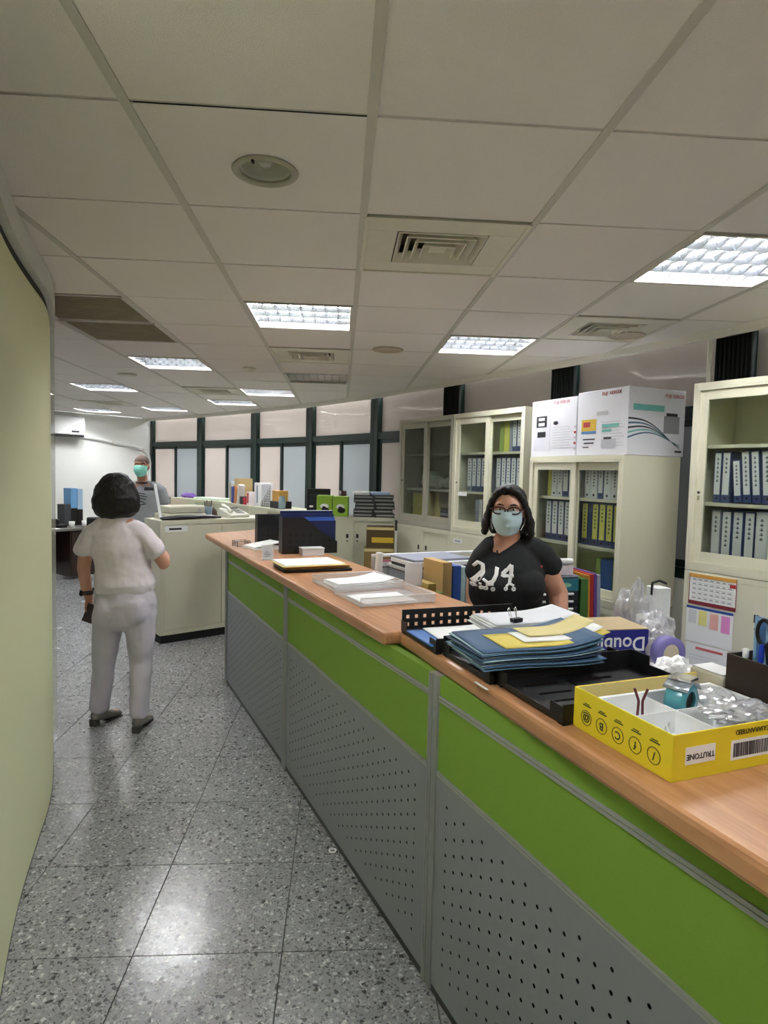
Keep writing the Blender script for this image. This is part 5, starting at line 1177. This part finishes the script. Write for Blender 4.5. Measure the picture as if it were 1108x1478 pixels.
MB().prism(q, 0, .012, Matrix(((1, 0, 0, 0), (0, 0, 1, 0), (0, 1, 0, 0), (0, 0, 0, 1)))).build('divider_plate', M('milky_plate', 'dfe2e8', .3), o, bev=.002)
bt = fthing('bottle', 'clear bottle with a blue cap just behind the black tray end', 'bottle', .70, .66, .86); 
bt.location.x, bt.location.y = fs(.80, .70); bt.location.z = .74
bt.location.x, bt.location.y = fs(.835, .70)
bt2 = bt; MB().lathe([(.001, 0), (.03, 0), (.032, .02), (.032, .16), (.024, .19), (.013, .21), (.013, .222)], n=24).build('bottle_body', M_bag, bt2); MB().lathe([(.016, .218), (.016, .246), (.001, .248)], n=20).build('cap', M('cap_blue', '2a5fc0', .35), bt2)
bt.location.x, bt.location.y = fs(.765, .66); bt.location.z = .74
# stacked black folders and papers on the desk by the partition
def flat(name, label, cat, T, x, y, z, w, l, h, mat, rz=0, grp=None):
    o = thing(name, label, cat, group=grp); placed(o, T, x, y, z, R(rz)); box(name+'_body', mat, o, 0, w, 0, l, 0, h, bev=.002); return o
TFr = Matrix.Translation((*fs(1.12, .70), 0)) @ Matrix.Rotation(AF, 4, 'Z')
st_ = thing('storage_box', 'grey storage box under the black folders and papers on the far desk', 'box'); placed(st_, TFr, 0, .02, .74); box('box_body', M('grey_storage', '8f9296', .6), st_, 0, .42, 0, .28, 0, .34, bev=.004); box('lid', M_dtop, st_, -.005, .425, -.005, .285, .341, .36, bev=.003)
z = 1.101
for k, (mt, lab, h) in enumerate(((M_black, 'flat black folder at the base of the papers beside the woman in black', .016), (M_paper, 'thick white papers on the flat black folder', .022), (CV['grey'], 'grey-blue folder on top of the thick white papers', .014))):
    flat('folder' if k != 1 else 'paper_pile', lab, 'folder' if k != 1 else 'paper', TFr, .0+.01*k, -.02+.01*k, z, .40, .28, h, mt, 2*k); z += h+.0008

# return desk with drawer organiser, behind the woman
TR_ = Matrix.Translation((1.05, 3.43, 0)) @ Matrix.Rotation(R(8), 4, 'Z')
rd = thing('desk', 'narrow desk behind the woman in black carrying the drawer organiser', 'desk'); placed(rd, TR_, 0, 0, 0)
box('desktop', M_dtop, rd, 0, .50, 0, .30, .712, .74, bev=.003)
for (x, y) in ((.03, .03), (.47, .03), (.47, .27), (.03, .27)): MB().cyl((x, y, 0), (x, y, .712), .018, n=10).build('leg', M_alu, rd)
og = thing('drawer_organiser', 'black drawer organiser with white label handles and a teal top', 'organiser'); placed(og, TR_, .02, .01, .741)
box('organiser_body', M_black, og, 0, .30, .006, .27, 0, .335, bev=.003)
MB().box(.005, .295, .0, .006, .262, .332).build('teal_front', M('teal_plastic', '1f6f7c', .4), og); MB().lathe([(0, 0), (.03, 0)], (0, 0, 0), 16, Matrix.Translation((.21, -.001, .295)) @ Matrix.Diagonal((1.4, 1, .45, 1)), 'y').build('leaf_mark', M('pale_green_mark', '7fb59a', .5), og)
for k in range(6):
    d = box('drawer', M('drawer_black', '1c1e20', .4), og, .008, .292, -.003, .006, .004+.043*k, .043+.043*k, bev=.001)
    for x in (.03, .20): MB().limb([(x, -.007, .030+.043*k), (x+.06, -.007, .030+.043*k)], [(.0075, .005), (.0075, .005)], 8, side=(0, 0, 1)).build('label_handle', M_paper, d)
flat('folder', 'slate blue folder lying on the drawer organiser', 'folder', TR_, .02, .02, 1.078, .30, .25, .010, CV['grey'])
flat('tissue_box', 'white patterned flat box on top of the drawer organiser', 'box', TR_, .05, .03, 1.09, .24, .20, .055, M('patterned_white', 'cfc6c9', .7, var=.25, scale=90))
o = thing('paper_roll', 'curled white papers on top of the patterned box', 'paper'); placed(o, TR_, .04, .05, 1.147)
sheet_ = MB(); vs = []; N = 18
for i in range(N+1):
    u = i/N; x = .24*u; z_ = .004+.034*math.exp(-((u-.15)/.25)**2)
    vs += [(x, 0, z_+.004), (x, .19, z_+.012)]
MB().add(vs, [(2*i, 2*i+2, 2*i+3, 2*i+1) for i in range(N)], True).build('curled_sheet', M_paper, o, solid=.003)
MB().cyl((.06, -.005, .020), (.245, -.01, .020), .018, n=20).build('rolled_sheet', M_paper, o)
for k, (colr, lab, w_) in enumerate((('3f6a2c', 'dark green folder upright at the right of the drawer organiser', .050), ('c98a2e', 'orange folder squeezed beside the dark green one', .014), ('a3271f', 'red folder in the upright row by the drawer organiser', .022), ('5a3a86', 'purple folder in the upright row by the drawer organiser', .016), ('8d93a6', 'grey folder at the right end of the upright row', .022))):
    x = .325+[0, .052, .068, .092, .110][k]; o = thing('folder', lab, 'folder'); placed(o, TR_, x, .0, .741); o.rotation_euler.rotate_axis('Y', R([0, -2, -2, -2, -2][k])); box('folder_body', M('f_'+colr, colr, .5), o, 0, w_, 0, .24, 0, [.33, .35, .355, .36, .352][k], bev=.0015)

# heap at the right behind the open black tray
bb = thing('carton', 'blue copy-paper carton with a kraft top and white upside-down lettering', 'box', (1.055, 2.62, .741), R(8))
M_dbl = M('carton_blue', '24298a', .5)
box('carton_body', M_dbl, bb, 0, .315, 0, .23, 0, .245, bev=.003); box('kraft_top', M('kraft_pale', 'bba884', .8), bb, .0, .315, 0, .23, .2455, .249)
text('Double A', .088, M_paper, bb, Matrix.Translation((.300, -.001, .185)) @ Matrix.Rotation(R(90), 4, 'X') @ Matrix.Rotation(math.pi, 4, 'Z'), 'lettering', .0005, .001, 'LEFT')
gb = thing('storage_box', 'grey storage box beneath the tape roll, hidden by the black tray', 'box', (1.33, 2.36, .741), R(15)); box('box_body', M('grey_storage'), gb, 0, .24, 0, .30, 0, .085, bev=.004); box('lid', M_dtop, gb, -.003, .243, -.003, .303, .0855, .10, bev=.003)
tp = thing('tape_roll', 'purple tape roll with a cream core standing behind the blue carton', 'tape', (1.40, 2.56, .842), R(12))
MB().lathe([(.040, -.024), (.070, -.024), (.070, .024), (.040, .024), (.040, -.024)], (0, 0, .0705), 36, axis='y').build('tape_ring', M('purple_tape', '7e78b8', .35), tp)
MB().lathe([(.001, -.020), (.038, -.022), (.0395, -.022), (.0395, .022), (.001, .018)], (0, 0, .0705), 30, axis='y').build('core', M('cream_core', 'd9cdb4', .7), tp)
M_bagc = glass_mat('poly_bag', 'e9eaee', .9, .12, .38)
for lab, loc, r_, sd in (('large clear plastic bag slumped beside the base cabinet', (1.50, 2.90, .742), (.10, .09, .15), 51), ('upper clear plastic bag bulging behind the tape roll', (1.43, 2.72, .742), (.10, .08, .14), 61), ('tall thin clear plastic bag standing against the cabinet gap', (1.44, 2.97, .742), (.085, .06, .22), 71)):
    o = crumple((0, 0, r_[2]*.86), r_, sd, .35, 4).build('plastic_bag', M_bagc); o.location = loc; tag(o, lab, 'bag')
o = thing('carton', 'tall narrow white box with a black strap by the cabinet gap', 'box', (1.565, 2.98, .741), R(10)); box('carton_body', M_ins, o, 0, .075, 0, .09, 0, .37, bev=.003)
MB().tube([(-.002, .045, .33), (.0, .045, .39), (.04, .045, .40), (.08, .045, .385)], .006, 8).build('strap', M_black, o)
o = thing('cardboard_tube', 'short brown cardboard tube leaning under the low glass cabinet', 'tube', (1.47, 3.12, 0.741)); MB().cyl((0, 0, .0), (-.02, .04, .22), .024, n=20).build('tube_body', M('tube_brown', 'a88055', .7), o)
o = crumple((0, 0, .04), (.085, .06, .045), 81, .5, 4).build('tissue', M('tissue_white', 'f3f4f4', .9)); o.location = (1.255, 2.235, .835); o.scale = (1.1, 1.1, 1.7); o.rotation_euler = (0, 0, R(20)); tag(o, 'crumpled white tissue behind the open black tray', 'tissue')
gb = thing('storage_box', 'low grey box under the crumpled tissue', 'box', (1.17, 2.13, .741), R(17)); box('box_body', M('grey_storage'), gb, 0, .26, 0, .16, 0, .098, bev=.004)
o = thing('wet_wipes_pack', 'pale blue and white wipes pack lying behind the yellow carton', 'pack', (1.20, 2.02, .741), R(10)); box('pack_body', M('pale_blue_pack', 'b9dbe6', .4), o, 0, .16, 0, .09, 0, .13, bev=.012); box('pack_seal', M_paper, o, .02, .14, .02, .07, .1305, .134, bev=.002)
for k, (lab, x, y, w_, colr) in enumerate((('black stapler-like block behind the open tray', 1.245, 2.52, .07, '17181a'), ('grey block box behind the open tray, next to the black one', 1.325, 2.50, .035, '9da0a6'))):
    o = thing('small_box', lab, 'box', (x-.09, y-.06, .741), R(14)); box('box_body', M('sb_'+colr, colr, .5), o, 0, w_, 0, .06, 0, [.155, .150][k], bev=.003)
# office chair behind the heap
ch = thing('office_chair', 'blue office chair wedged before the right base cabinet', 'chair', (1.77, 2.97, 0), R(65)); ch.scale = (.8, .8, 1)
M_chair = M('blue_chair_fabric', '2b4a9c', .8)
MB().box(-.20, .20, -.20, .20, .43, .49).build('seat', M_chair, ch, bev=.02)
MB().prism([(-.19, .56), (.19, .56), (.205, .80), (.17, .93), (.10, .97), (-.10, .97), (-.17, .93), (-.205, .80)], .17, .21, Matrix(((1, 0, 0, 0), (0, 0, 1, 0), (0, 1, 0, 0), (0, 0, 0, 1)))).build('backrest', M_chair, ch, bev=.012)
MB().tube([(0, .05, .42), (0, .215, .42), (0, .215, .62)], .014, 8).build('back_bracket', M_black, ch); MB().cyl((0, 0, .10), (0, 0, .43), .024, n=16).build('column', M_black, ch)
for k in range(5):
    a = R(72*k); l = MB().tube([(0, 0, .10), (.25*math.cos(a), .25*math.sin(a), .065)], .016, 8).build('leg', M_black, ch); MB().lathe([(.001, -.018), (.026, -.016), (.026, .016), (.001, .018)], (.25*math.cos(a), .25*math.sin(a), .026), 14, axis='y').build('castor', M_dark, l)

# ---------------------------------------------------------------- beige cabinet behind the counter end, with machines on it
pN = Vector((-1.655, 5.955)); angN = R(36); TN = Matrix.Translation((pN.x, pN.y, 0)) @ Matrix.Rotation(angN, 4, 'Z')
bc = cabinet('steel_cabinet', 'waist-high beige steel cabinet with a black plinth beyond the end of the counter', pN, angN, 1.22, .42, .075, 1.157, M_cab, (), doors='none')
box('door', M_cab, bc, .036, .606, -.003, .011, .05, 1.035, bev=.002); box('door', M_cab, bc, .612, 1.185, -.003, .011, .05, 1.035, bev=.002)
box('plinth', M_dark, bc, .002, 1.218, .004, .41, -.075, 0)
box('label_plate', M_paper, bc, .04, .26, -.0045, -.003, .975, 1.03); box('label_print', M_ink, bc, .08, .20, -.0052, -.0045, .993, 1.012)
def on(T, name, label, cat, x, y, z, rz=0, grp=None): o = thing(name, label, cat, group=grp); placed(o, T, x, y, z, R(rz)); return o
ZC = 1.158
o = on(TN, 'document_scanner', 'pale grey desktop printer on the beige cabinet right of the standing woman', 'printer', .10, .14, ZC+.0, 3)
MB().box(0, .42, 0, .26, 0, .05).build('base', M('machine_cream', 'c8c8b4', .45), o, bev=.01); MB().box(.03, .415, .01, .24, .051, .125).build('cover', M('machine_cream'), o, bev=.015); MB().lathe([(0, 0), (.02, 0)], (.35, .008, .085), 16, axis='y').build('emblem', M_grbag, o)
o = on(TN, 'raised_panel', 'slim cream lid sticking up at the left of the desktop printer', 'lid', .085, .21, ZC+.0, 3); MB().box(-.014, .014, 0, .012, 0, .34).build('panel', M_ins, o, bev=.004); o.rotation_euler.rotate_axis('Y', R(-10))
o = on(TN, 'tool_bag', 'flat black zipped bag lying along the front of the beige cabinet', 'bag', .04, .015, ZC, 1); MB().limb([(0, .05, .016), (.15, .05, .022), (.40, .05, .026), (.58, .05, .016)], [(.05, .014), (.055, .020), (.055, .022), (.04, .012)], 16, side=(0, 1, 0)).build('bag_body', M_black, o)
o = on(TN, 'desk_telephone', 'off-white telephone with receiver on the beige cabinet', 'telephone', .75, .10, ZC, 8)
MB().add([(0, 0, 0), (.24, 0, 0), (.24, .22, 0), (0, .22, 0), (0, 0, .03), (.24, 0, .03), (.24, .22, .09), (0, .22, .09)], [(0, 3, 2, 1), (4, 5, 6, 7), (0, 1, 5, 4), (1, 2, 6, 5), (2, 3, 7, 6), (3, 0, 4, 7)]).build('phone_body', M('phone_cream', 'cfcfc2', .45), o, bev=.01)
MB().limb([(.02, .03, .065), (.035, .10, .095), (.04, .19, .115)], [(.024, .020), (.016, .013), (.024, .020)], 12).build('receiver', M('phone_cream'), o); 
kb = MB()
for i in range(3):
    for j in range(4): kb.box(.11+.035*i, .135+.035*i, .04+.035*j, .062+.035*j, .048+.0095*j, .055+.0095*j)
kb.build('keys', M_grbag, o)
MB().box(.10, .22, .185, .21, .085, .092).build('display', M_black, o)
o = on(TN, 'cap', 'brown cap resting behind the telephone on the beige cabinet', 'cap', .66, .40, ZC); MB().lathe([(.001, .10), (.04, .095), (.075, .06), (.085, .01), (.086, 0)], n=20).build('crown', M('brown_felt', '4c3a30', .9), o); MB().prism([(-.08, 0), (.08, 0), (.06, -.09), (0, -.11), (-.06, -.09)], .001, .006).build('peak', M('brown_felt'), o)
o = on(TN, 'pen_cup', 'smoky blue cup with scissors and pens beside the desktop printer', 'pen cup', .60, .30, ZC); MB().lathe([(.001, .002), (.04, .002), (.045, .11), (.042, .11), (.037, .006)], n=20).build('cup', M('smoky_blue', '6d7f8e', .3), o)
for k in range(4): MB().tube([(-.02+.013*k, 0, .01), (-.035+.024*k, .0, .16+.01*(k % 2))], .005, 8).build('pen', M_black, o)

# ---------------------------------------------------------------- window-side low cabinets and what stands on them
M_lowc = M('cream_low_cabinet', 'c6c7ae', .5)
def lowcab(label, a, b, D=.42, z1=1.20, n=2):
    T, L = seg_T(a, b); ang = math.atan2(b[1]-a[1], b[0]-a[0])
    return cabinet('low_cabinet', label, a, ang, L, D, 0, z1, M_lowc, (), doors='steel'), T
_, TW1 = lowcab('long cream low cabinet under the window, farthest one', (-2.62, 9.97), (-1.64, 8.90))
_, TW2 = lowcab('cream low cabinet under the window carrying the row of books', (-1.635, 8.89), (-1.14, 8.02))
_, TW3 = lowcab('cream low cabinet carrying the white binders and cube', (-1.135, 8.01), (-.60, 7.20))
_, TW4 = lowcab('low cream cabinet facing the camera with black folder stacks on it', (-.30, 6.34), (.55, 6.29))
ZW = 1.2008
def stack(T, x, y, n, w, l, h, colrs, name, labf, grp, z=ZW, jig=4):
    rr = random.Random(n*7+int(x*100))
    for k in range(n):
        hh = h*rr.uniform(.85, 1.15)
        o = on(T, name, labf % ORD[k], 'folder', x+rr.uniform(-.012, .012), y+rr.uniform(-.01, .01), z, rr.uniform(-jig, jig), grp)
        box('folder_cover', colrs[k % len(colrs)], o, 0, w, 0, l, 0, hh, bev=.002); box('page_block', M('page_edges', '8b8c8a', .8), o, .006, w-.004, -.001, l-.004, hh*.25, hh*.75); z += hh+.001
    return z
DK = [M_black, M('charcoal_folder'), M('charcoal2', '2f3234', .5)]
zt = stack(TW4, .44, .06, 6, .19, .28, .036, DK, 'black_folder', 'thick black folder, %s from the bottom of the left stack', 'left stack of black folders')
o = on(TW4, 'paper_pile', 'white papers on the left stack of black folders', 'paper', .42, .06, zt); box('papers', M_paper, o, 0, .17, 0, .26, 0, .035, bev=.008)
zt = stack(TW4, .645, .05, 6, .19, .28, .036, DK, 'black_folder', 'thick black folder, %s from the bottom of the right stack', 'right stack of black folders')
o = on(TW4, 'blue_binder', 'pale blue binder lying on the right stack of black folders', 'binder', .62, .05, zt, 6); box('binder_body', M('powder_blue', '9fb2d3', .5), o, 0, .18, 0, .27, 0, .03, bev=.004)
M_lime = M('lime_card', '8fb83a', .5)
for k, x in enumerate((.06, .222)):
    o = on(TW4, 'tissue_carton', 'lime green carton with a black and white print, %s of the two' % ('left', 'right')[k], 'box', x, .04, ZW, 0, 'lime green cartons'); box('carton_body', M_lime, o, 0, .155, 0, .22, 0, .205 if k == 0 else .20, bev=.003)
    MB().ell((.078, -.001, .10), (.042, .0012, .026), 16, 6).build('white_print', M_paper, o); MB().ell((.088, -.002, .062), (.040, .0014, .028), 16, 6).build('black_print', M_dark, o); MB().ell((.075, -.003, .085), (.020, .0012, .016), 12, 6).build('black_spot', M_dark, o)
o = on(TW4, 'mug', 'dark brown mug peeking over the right lime carton', 'mug', .305, .34, ZW); MB().lathe([(.001, 0), (.035, 0), (.038, .25), (.034, .25), (.03, .01)], n=20).build('mug_body', M('brown_mug', '4b2f28', .4), o)
# monitor
o = thing('monitor', 'black computer monitor seen from behind in front of the windows', 'monitor', (-.24, 7.00, .7405), R(4))
MB().box(-.13, .13, -.01, .03, .46, .72).build('screen_back', M_black, o, bev=.01); MB().box(-.10, .10, -.035, -.01, .50, .66).build('rear_bulge', M('monitor_rear', '1d1f21', .5), o, bev=.01); MB().box(-.025, .025, .0, .025, .012, .50).build('stand', M_black, o); MB().box(-.11, .11, -.08, .09, 0, .012).build('foot', M_black, o, bev=.003); MB().box(-.10, -.06, -.037, -.035, .515, .535).build('sticker', M_paper, o)
dk_ = thing('desk', 'pale desk under the black monitor by the windows', 'desk', (-.42, 6.80, 0), 0); box('desktop', M_dtop, dk_, 0, .42, 0, .36, .71, .74, bev=.003)
for (x, y) in ((.04, .04), (.38, .04), (.38, .32), (.04, .32)): MB().cyl((x, y, 0), (x, y, .71), .02, n=10).build('leg', M_alu, dk_)
# items on TW3 and TW2
def upright(T, name, lab, x, w, d, h, mat, y=.05, extra=None, tilt=0, cat='book', grp=None):
    o = on(T, name, lab, cat, x, y, ZW, 0, grp)
    if tilt: o.rotation_euler.rotate_axis('Y', R(tilt))
    box('cover', mat, o, 0, w, 0, d, 0, h, bev=.002)
    if extra: box('spine_label', extra, o, w*.15, w*.85, -.001, 0, h*.15, h*.9)
    return o
for k, (w_, h_, c_, lab) in enumerate(((.06, .27, 'a29570', 'khaki file at the left end of the book row by the windows'), (.05, .29, 'c9d2dc', 'pale grey-blue book beside the khaki file'), (.05, .24, 'b8ac84', 'beige book in the window-side row'), (.16, .33, 'bda674', 'wide tan carton standing in the window-side book row'), )):
    upright(TW2, 'book', lab, [.02, .085, .14, .20][k], w_, .2, h_, M('bk_'+c_, c_, .6), .10, cat='book')
for k, (w_, h_, c_, lab) in enumerate(((.07, .22, '3d56a0', 'blue book in front of the wide tan carton'), (.06, .24, 'cf8a57', 'orange book leaning next to the blue one'), (.07, .26, 'd3cfcb', 'white book leaning next to the orange one'))):
    upright(TW2, 'book', lab, [.30, .40, .50][k], w_, .075, h_, M('bk_'+c_, c_, .6), .02, tilt=[0, 6, 10][k])
for k, (w_, h_, c_, lab) in enumerate(((.10, .10, '24262a', 'small black box beside the red one in the window-side row'), (.07, .09, 'b0263a', 'small red box in the window-side row'), (.08, .17, 'ded3d3', 'pink and white carton in front of the brown box'))):
    upright(TW2, 'small_box', lab, [.62, .73, .86][k], w_, .10, h_, M('bk_'+c_, c_, .6), .02, cat='box', extra=M_red if k == 2 else None)
upright(TW2, 'small_box', 'dark brown box behind the pink and white carton', .84, .12, .12, .24, M('bk_brown', '513a2c', .7), .16, cat='box')
upright(TW3, 'white_binder', 'white binder at the left of the window-side row in the middle', .05, .05, .20, .29, CV['lab'], .04, cat='binder')
upright(TW3, 'white_binder', 'white binder right beside the first, blue print on its spine', .105, .05, .20, .285, CV['lab'], .04, extra=CV['grey'], cat='binder')
o = on(TW3, 'wire_file_rack', 'black mesh file rack slanting behind the white binders', 'file rack', .20, .06, ZW)
for k in range(18): yy = .16*(k % 2); MB().cyl((.03*(k//2), yy, 0), (.03*(k//2), yy, .06+.025*(k//2)), .003, n=6).build('mesh_wire', M_black, o)
for k in range(7): MB().cyl((.035*k, 0, .03*k+.01), (.24, 0, .03*k+.01), .003, n=6).build('mesh_wire', M_black, o)
MB().add([(0, .003, .05), (0, .003, .27), (.23, .003, .27), (.06, .003, .08)], [(0, 1, 2, 3)]).build('white_sheet', M('paper_cool'), o, solid=.002)
o = on(TW3, 'tray_block', 'black tray under the orange-yellow cube on the low cabinet', 'tray', .50, .03, ZW); box('tray_body', M_black, o, 0, .20, 0, .18, 0, .085, bev=.004)
o = on(TW3, 'note_cube', 'orange-yellow wooden cube on the black tray', 'cube', .525, .04, ZW+.0858); box('cube_body', M('ochre_wood', 'd2a254', .6), o, 0, .16, 0, .13, 0, .125, bev=.004)
o = on(TW3, 'glass_jar', 'pale blue glass jar right of the orange-yellow cube', 'jar', .74, .06, ZW); MB().lathe([(.001, 0), (.04, 0), (.045, .08), (.03, .14), (.03, .15)], n=20).build('jar_body', M('jar_blue', '8fa5b0', .2), o)
# items on TW1
o = on(TW1, 'folded_cloth', 'purple bag lying on the far low cabinet under the window', 'bag', .06, .10, ZW+.0); o2 = crumple((.18, .08, .03), (.20, .07, .045), 12, .2).build('bag_body', M('purple_cloth', '6c4c9c', .7), o)
for k, (x, w_, c_, lab) in enumerate(((.02, .42, '9c3038', 'long red flat box on the front of the far low cabinet'), (.48, .48, '6f8f4c', 'long green flat box on the front of the far low cabinet'))):
    o = thing('flat_box', lab, 'box'); placed(o, TW1, x, -.16, .0); box('box_body', M('fb_'+c_, c_, .6), o, 0, w_, 0, .13, 1.0, 1.09, bev=.003); box('lower_carton', M_tan, o, 0, w_, 0, .13, 0, .999)
o = on(TW1, 'paper_sheet', 'pale mint papers lying on the far low cabinet next to the purple bag', 'paper', .62, .04, ZW); box('sheet', M('mint_paper', 'cfe0cf', .7), o, 0, .7, 0, .28, 0, .03)
# brown cartons in the gap beside the cream cabinets
for k, (lab, x, y, w_, d, h, z0, c_) in enumerate((('lower brown carton in the gap left of the tall cabinets', .30, 5.98, .30, .24, .60, 0, '6e5a33'), ('middle brown carton in the gap left of the tall cabinets', .31, 5.99, .28, .22, .34, .601, '7d6839'), ('upper dark brown carton in the gap left of the tall cabinets', .33, 6.02, .26, .2, .20, .942, '4a3a1c'))):
    o = thing('carton', lab, 'box', (x-.08, y-.10, z0), R(-4)); box('carton_body', M('ct_'+c_, c_, .8), o, 0, w_, 0, d, 0, h, bev=.004); box('flap', M_tan, o, .003, w_-.003, -.003, -.001, h-.03, h-.005)
    if k == 1: box('sheet', M_paper, o, .14, .20, -.002, -.0005, .06, .17)
    if k == 2: box('yellow_strip', M('strip_yellow', 'c9a42c', .5), o, .05, .255, -.006, -.0035, .05, .10)

# ---------------------------------------------------------------- far left: desk, air conditioner, conduit
fw_d = Vector((WIN[0][0]-FARL[0], WIN[0][1]-FARL[1])).normalized(); angW = math.atan2(fw_d.y, fw_d.x)
def FWp(u, off, z): p = Vector(WIN[0])-fw_d*u+Vector((fw_d.y, -fw_d.x))*off; return (p.x, p.y, z)
o = thing('air_conditioner', 'white wall-mounted air conditioner high on the far wall', 'air conditioner', FWp(2.06, .0, 2.12), angW)
MB().box(0, .80, -.20, -.002, .03, .33).build('casing', M('ac_white', 'e6e8e6', .4), o, bev=.02); MB().box(.02, .78, -.195, -.05, .0, .03).build('louvre', M_dark, o); MB().box(.58, .70, -.203, -.2, .07, .10).build('display', M_ink, o)
cd = thing('wall_conduit', 'white pipe trunking sloping down the far wall to the window corner', 'pipe trunking', (0, 0, 0))
pts = [FWp(1.30, .03, 2.14), FWp(.95, .03, 2.11), FWp(.72, .03, 2.07), FWp(.35, .03, 2.02), FWp(.17, .03, 1.97), FWp(.06, .03, 1.86), FWp(.035, .03, 1.72), FWp(.035, .03, 1.05)]
MB().tube(pts, .028, 10).build('trunking', M_white, cd)
for k in (2, 4, 6): MB().cyl(tuple(Vector(pts[k])-Vector((0, 0, .02))), tuple(Vector(pts[k])+Vector((0, 0, .02))), .036, n=12).build('joint_clip', M_trim, cd)
dk_ = thing('desk', 'dark wooden desk at the far left in front of the white wall', 'desk', (-4.05, 9.15, 0), R(52))
M_dw = M('dark_wood', '2c1c19', .4, var=.2, scale=6)
box('desktop', M('desk_grey_top', '6e6d6a', .4), dk_, -.70, .75, -.05, .62, .715, .75, bev=.004)
MB().box(.28, .72, 0, .55, .04, .714).build('pedestal', M_dw, dk_); MB().box(-.66, -.62, 0, .55, 0, .714).build('side_panel', M_dw, dk_); MB().box(-.62, .28, .50, .53, .2, .714).build('modesty_panel', M_dw, dk_)
for k in range(3): d = MB().box(.30, .70, -.014, 0, .08+.21*k, .27+.21*k).build('drawer', M_dw, dk_, bev=.003); MB().box(.46, .54, -.024, -.014, .165+.21*k, .18+.21*k).build('handle', M_chrome, d)
TD2 = Matrix.Translation((-4.05, 9.15, 0)) @ Matrix.Rotation(R(52), 4, 'Z')
def ond(name, lab, cat, x, y, z=.7505, rz=0): return on(TD2, name, lab, cat, x, y, z, rz)
o = ond('binder', 'pale blue binder standing on the far desk', 'binder', .52, .40); box('cover', M('sky_binder', '6fa6d6', .5), o, 0, .10, 0, .2, .26, .56, bev=.003); box('stand', M_black, o, 0, .10, 0, .2, 0, .258)
o = ond('binder', 'white and blue binder next to the pale blue one on the far desk', 'binder', .63, .40); box('cover', M('sky_binder2', 'a9c6de', .5), o, 0, .08, 0, .2, .24, .55, bev=.003); box('stand', M_black, o, 0, .08, 0, .2, 0, .238)
o = ond('file_box', 'dark file box left of the pale blue binder on the far desk', 'file box', .40, .36); box('box_body', M('slate_box', '3c3f44', .5), o, 0, .10, 0, .2, 0, .32, bev=.003)
o = ond('desk_telephone', 'black desk telephone on the far desk', 'telephone', .14, .10); MB().box(0, .16, 0, .18, 0, .05).build('phone_body', M_black, o, bev=.01); MB().box(.0, .05, .0, .19, .051, .13).build('receiver', M_black, o, bev=.015)
for k, (x, y) in enumerate(((-.14, .05), (-.04, .16), (.34, .06), (.56, .10))):
    o = ond('cup', ['white cup at the left edge of the far desk', 'white cup behind the first on the far desk', 'white-lidded jar right of the black telephone', 'white cup nearest the beige cabinet on the far desk'][k], 'cup', x, y); MB().lathe([(.001, 0), (.035, 0), (.042, .09), (.038, .09), (.03, .008)], n=20).build('cup_body', M_paper, o)
o = ond('paper_sheet', 'loose white papers at the front of the far desk', 'paper', -.10, -.04); box('sheet', M_paper, o, 0, .22, 0, .12, 0, .006)
o = ond('desk_divider', 'grey fabric divider panel at the left picture side of the far desk', 'divider', -.40, .25); box('panel', M('grey_divider', '77797b', .8), o, 0, .34, 0, .03, 0, .42, bev=.004)
o = ond('handbag', 'brown rounded handbag behind the cups on the far desk', 'bag', -.02, .36); MB().limb([(0, 0, .08), (.05, 0, .16), (.12, .0, .08)], [(.07, .05), (.08, .05), (.06, .05)], 14, side=(0, 1, 0)).build('bag_body', M('brown_leather', '9a6a50', .5), o)
ch = thing('office_chair', 'dark office chair behind the standing woman, beside the far desk', 'chair', (-3.0, 8.3, 0), R(200))
MB().box(-.23, .23, -.22, .22, .43, .50).build('seat', M_black, ch, bev=.02); MB().box(-.21, .21, .20, .25, .58, 1.02).build('backrest', M_black, ch, bev=.02); MB().tube([(0, .05, .42), (0, .26, .42), (0, .26, .65)], .014, 8).build('back_bracket', M_black, ch); MB().cyl((0, 0, .10), (0, 0, .43), .024, n=16).build('column', M_black, ch)
for k in range(5):
    a = R(72*k); l = MB().tube([(0, 0, .10), (.28*math.cos(a), .28*math.sin(a), .065)], .016, 8).build('leg', M_black, ch); MB().lathe([(.001, -.018), (.026, -.016), (.026, .016), (.001, .018)], (.28*math.cos(a), .28*math.sin(a), .026), 14, axis='y').build('castor', M_dark, l)
bpy.context.view_layer.update()
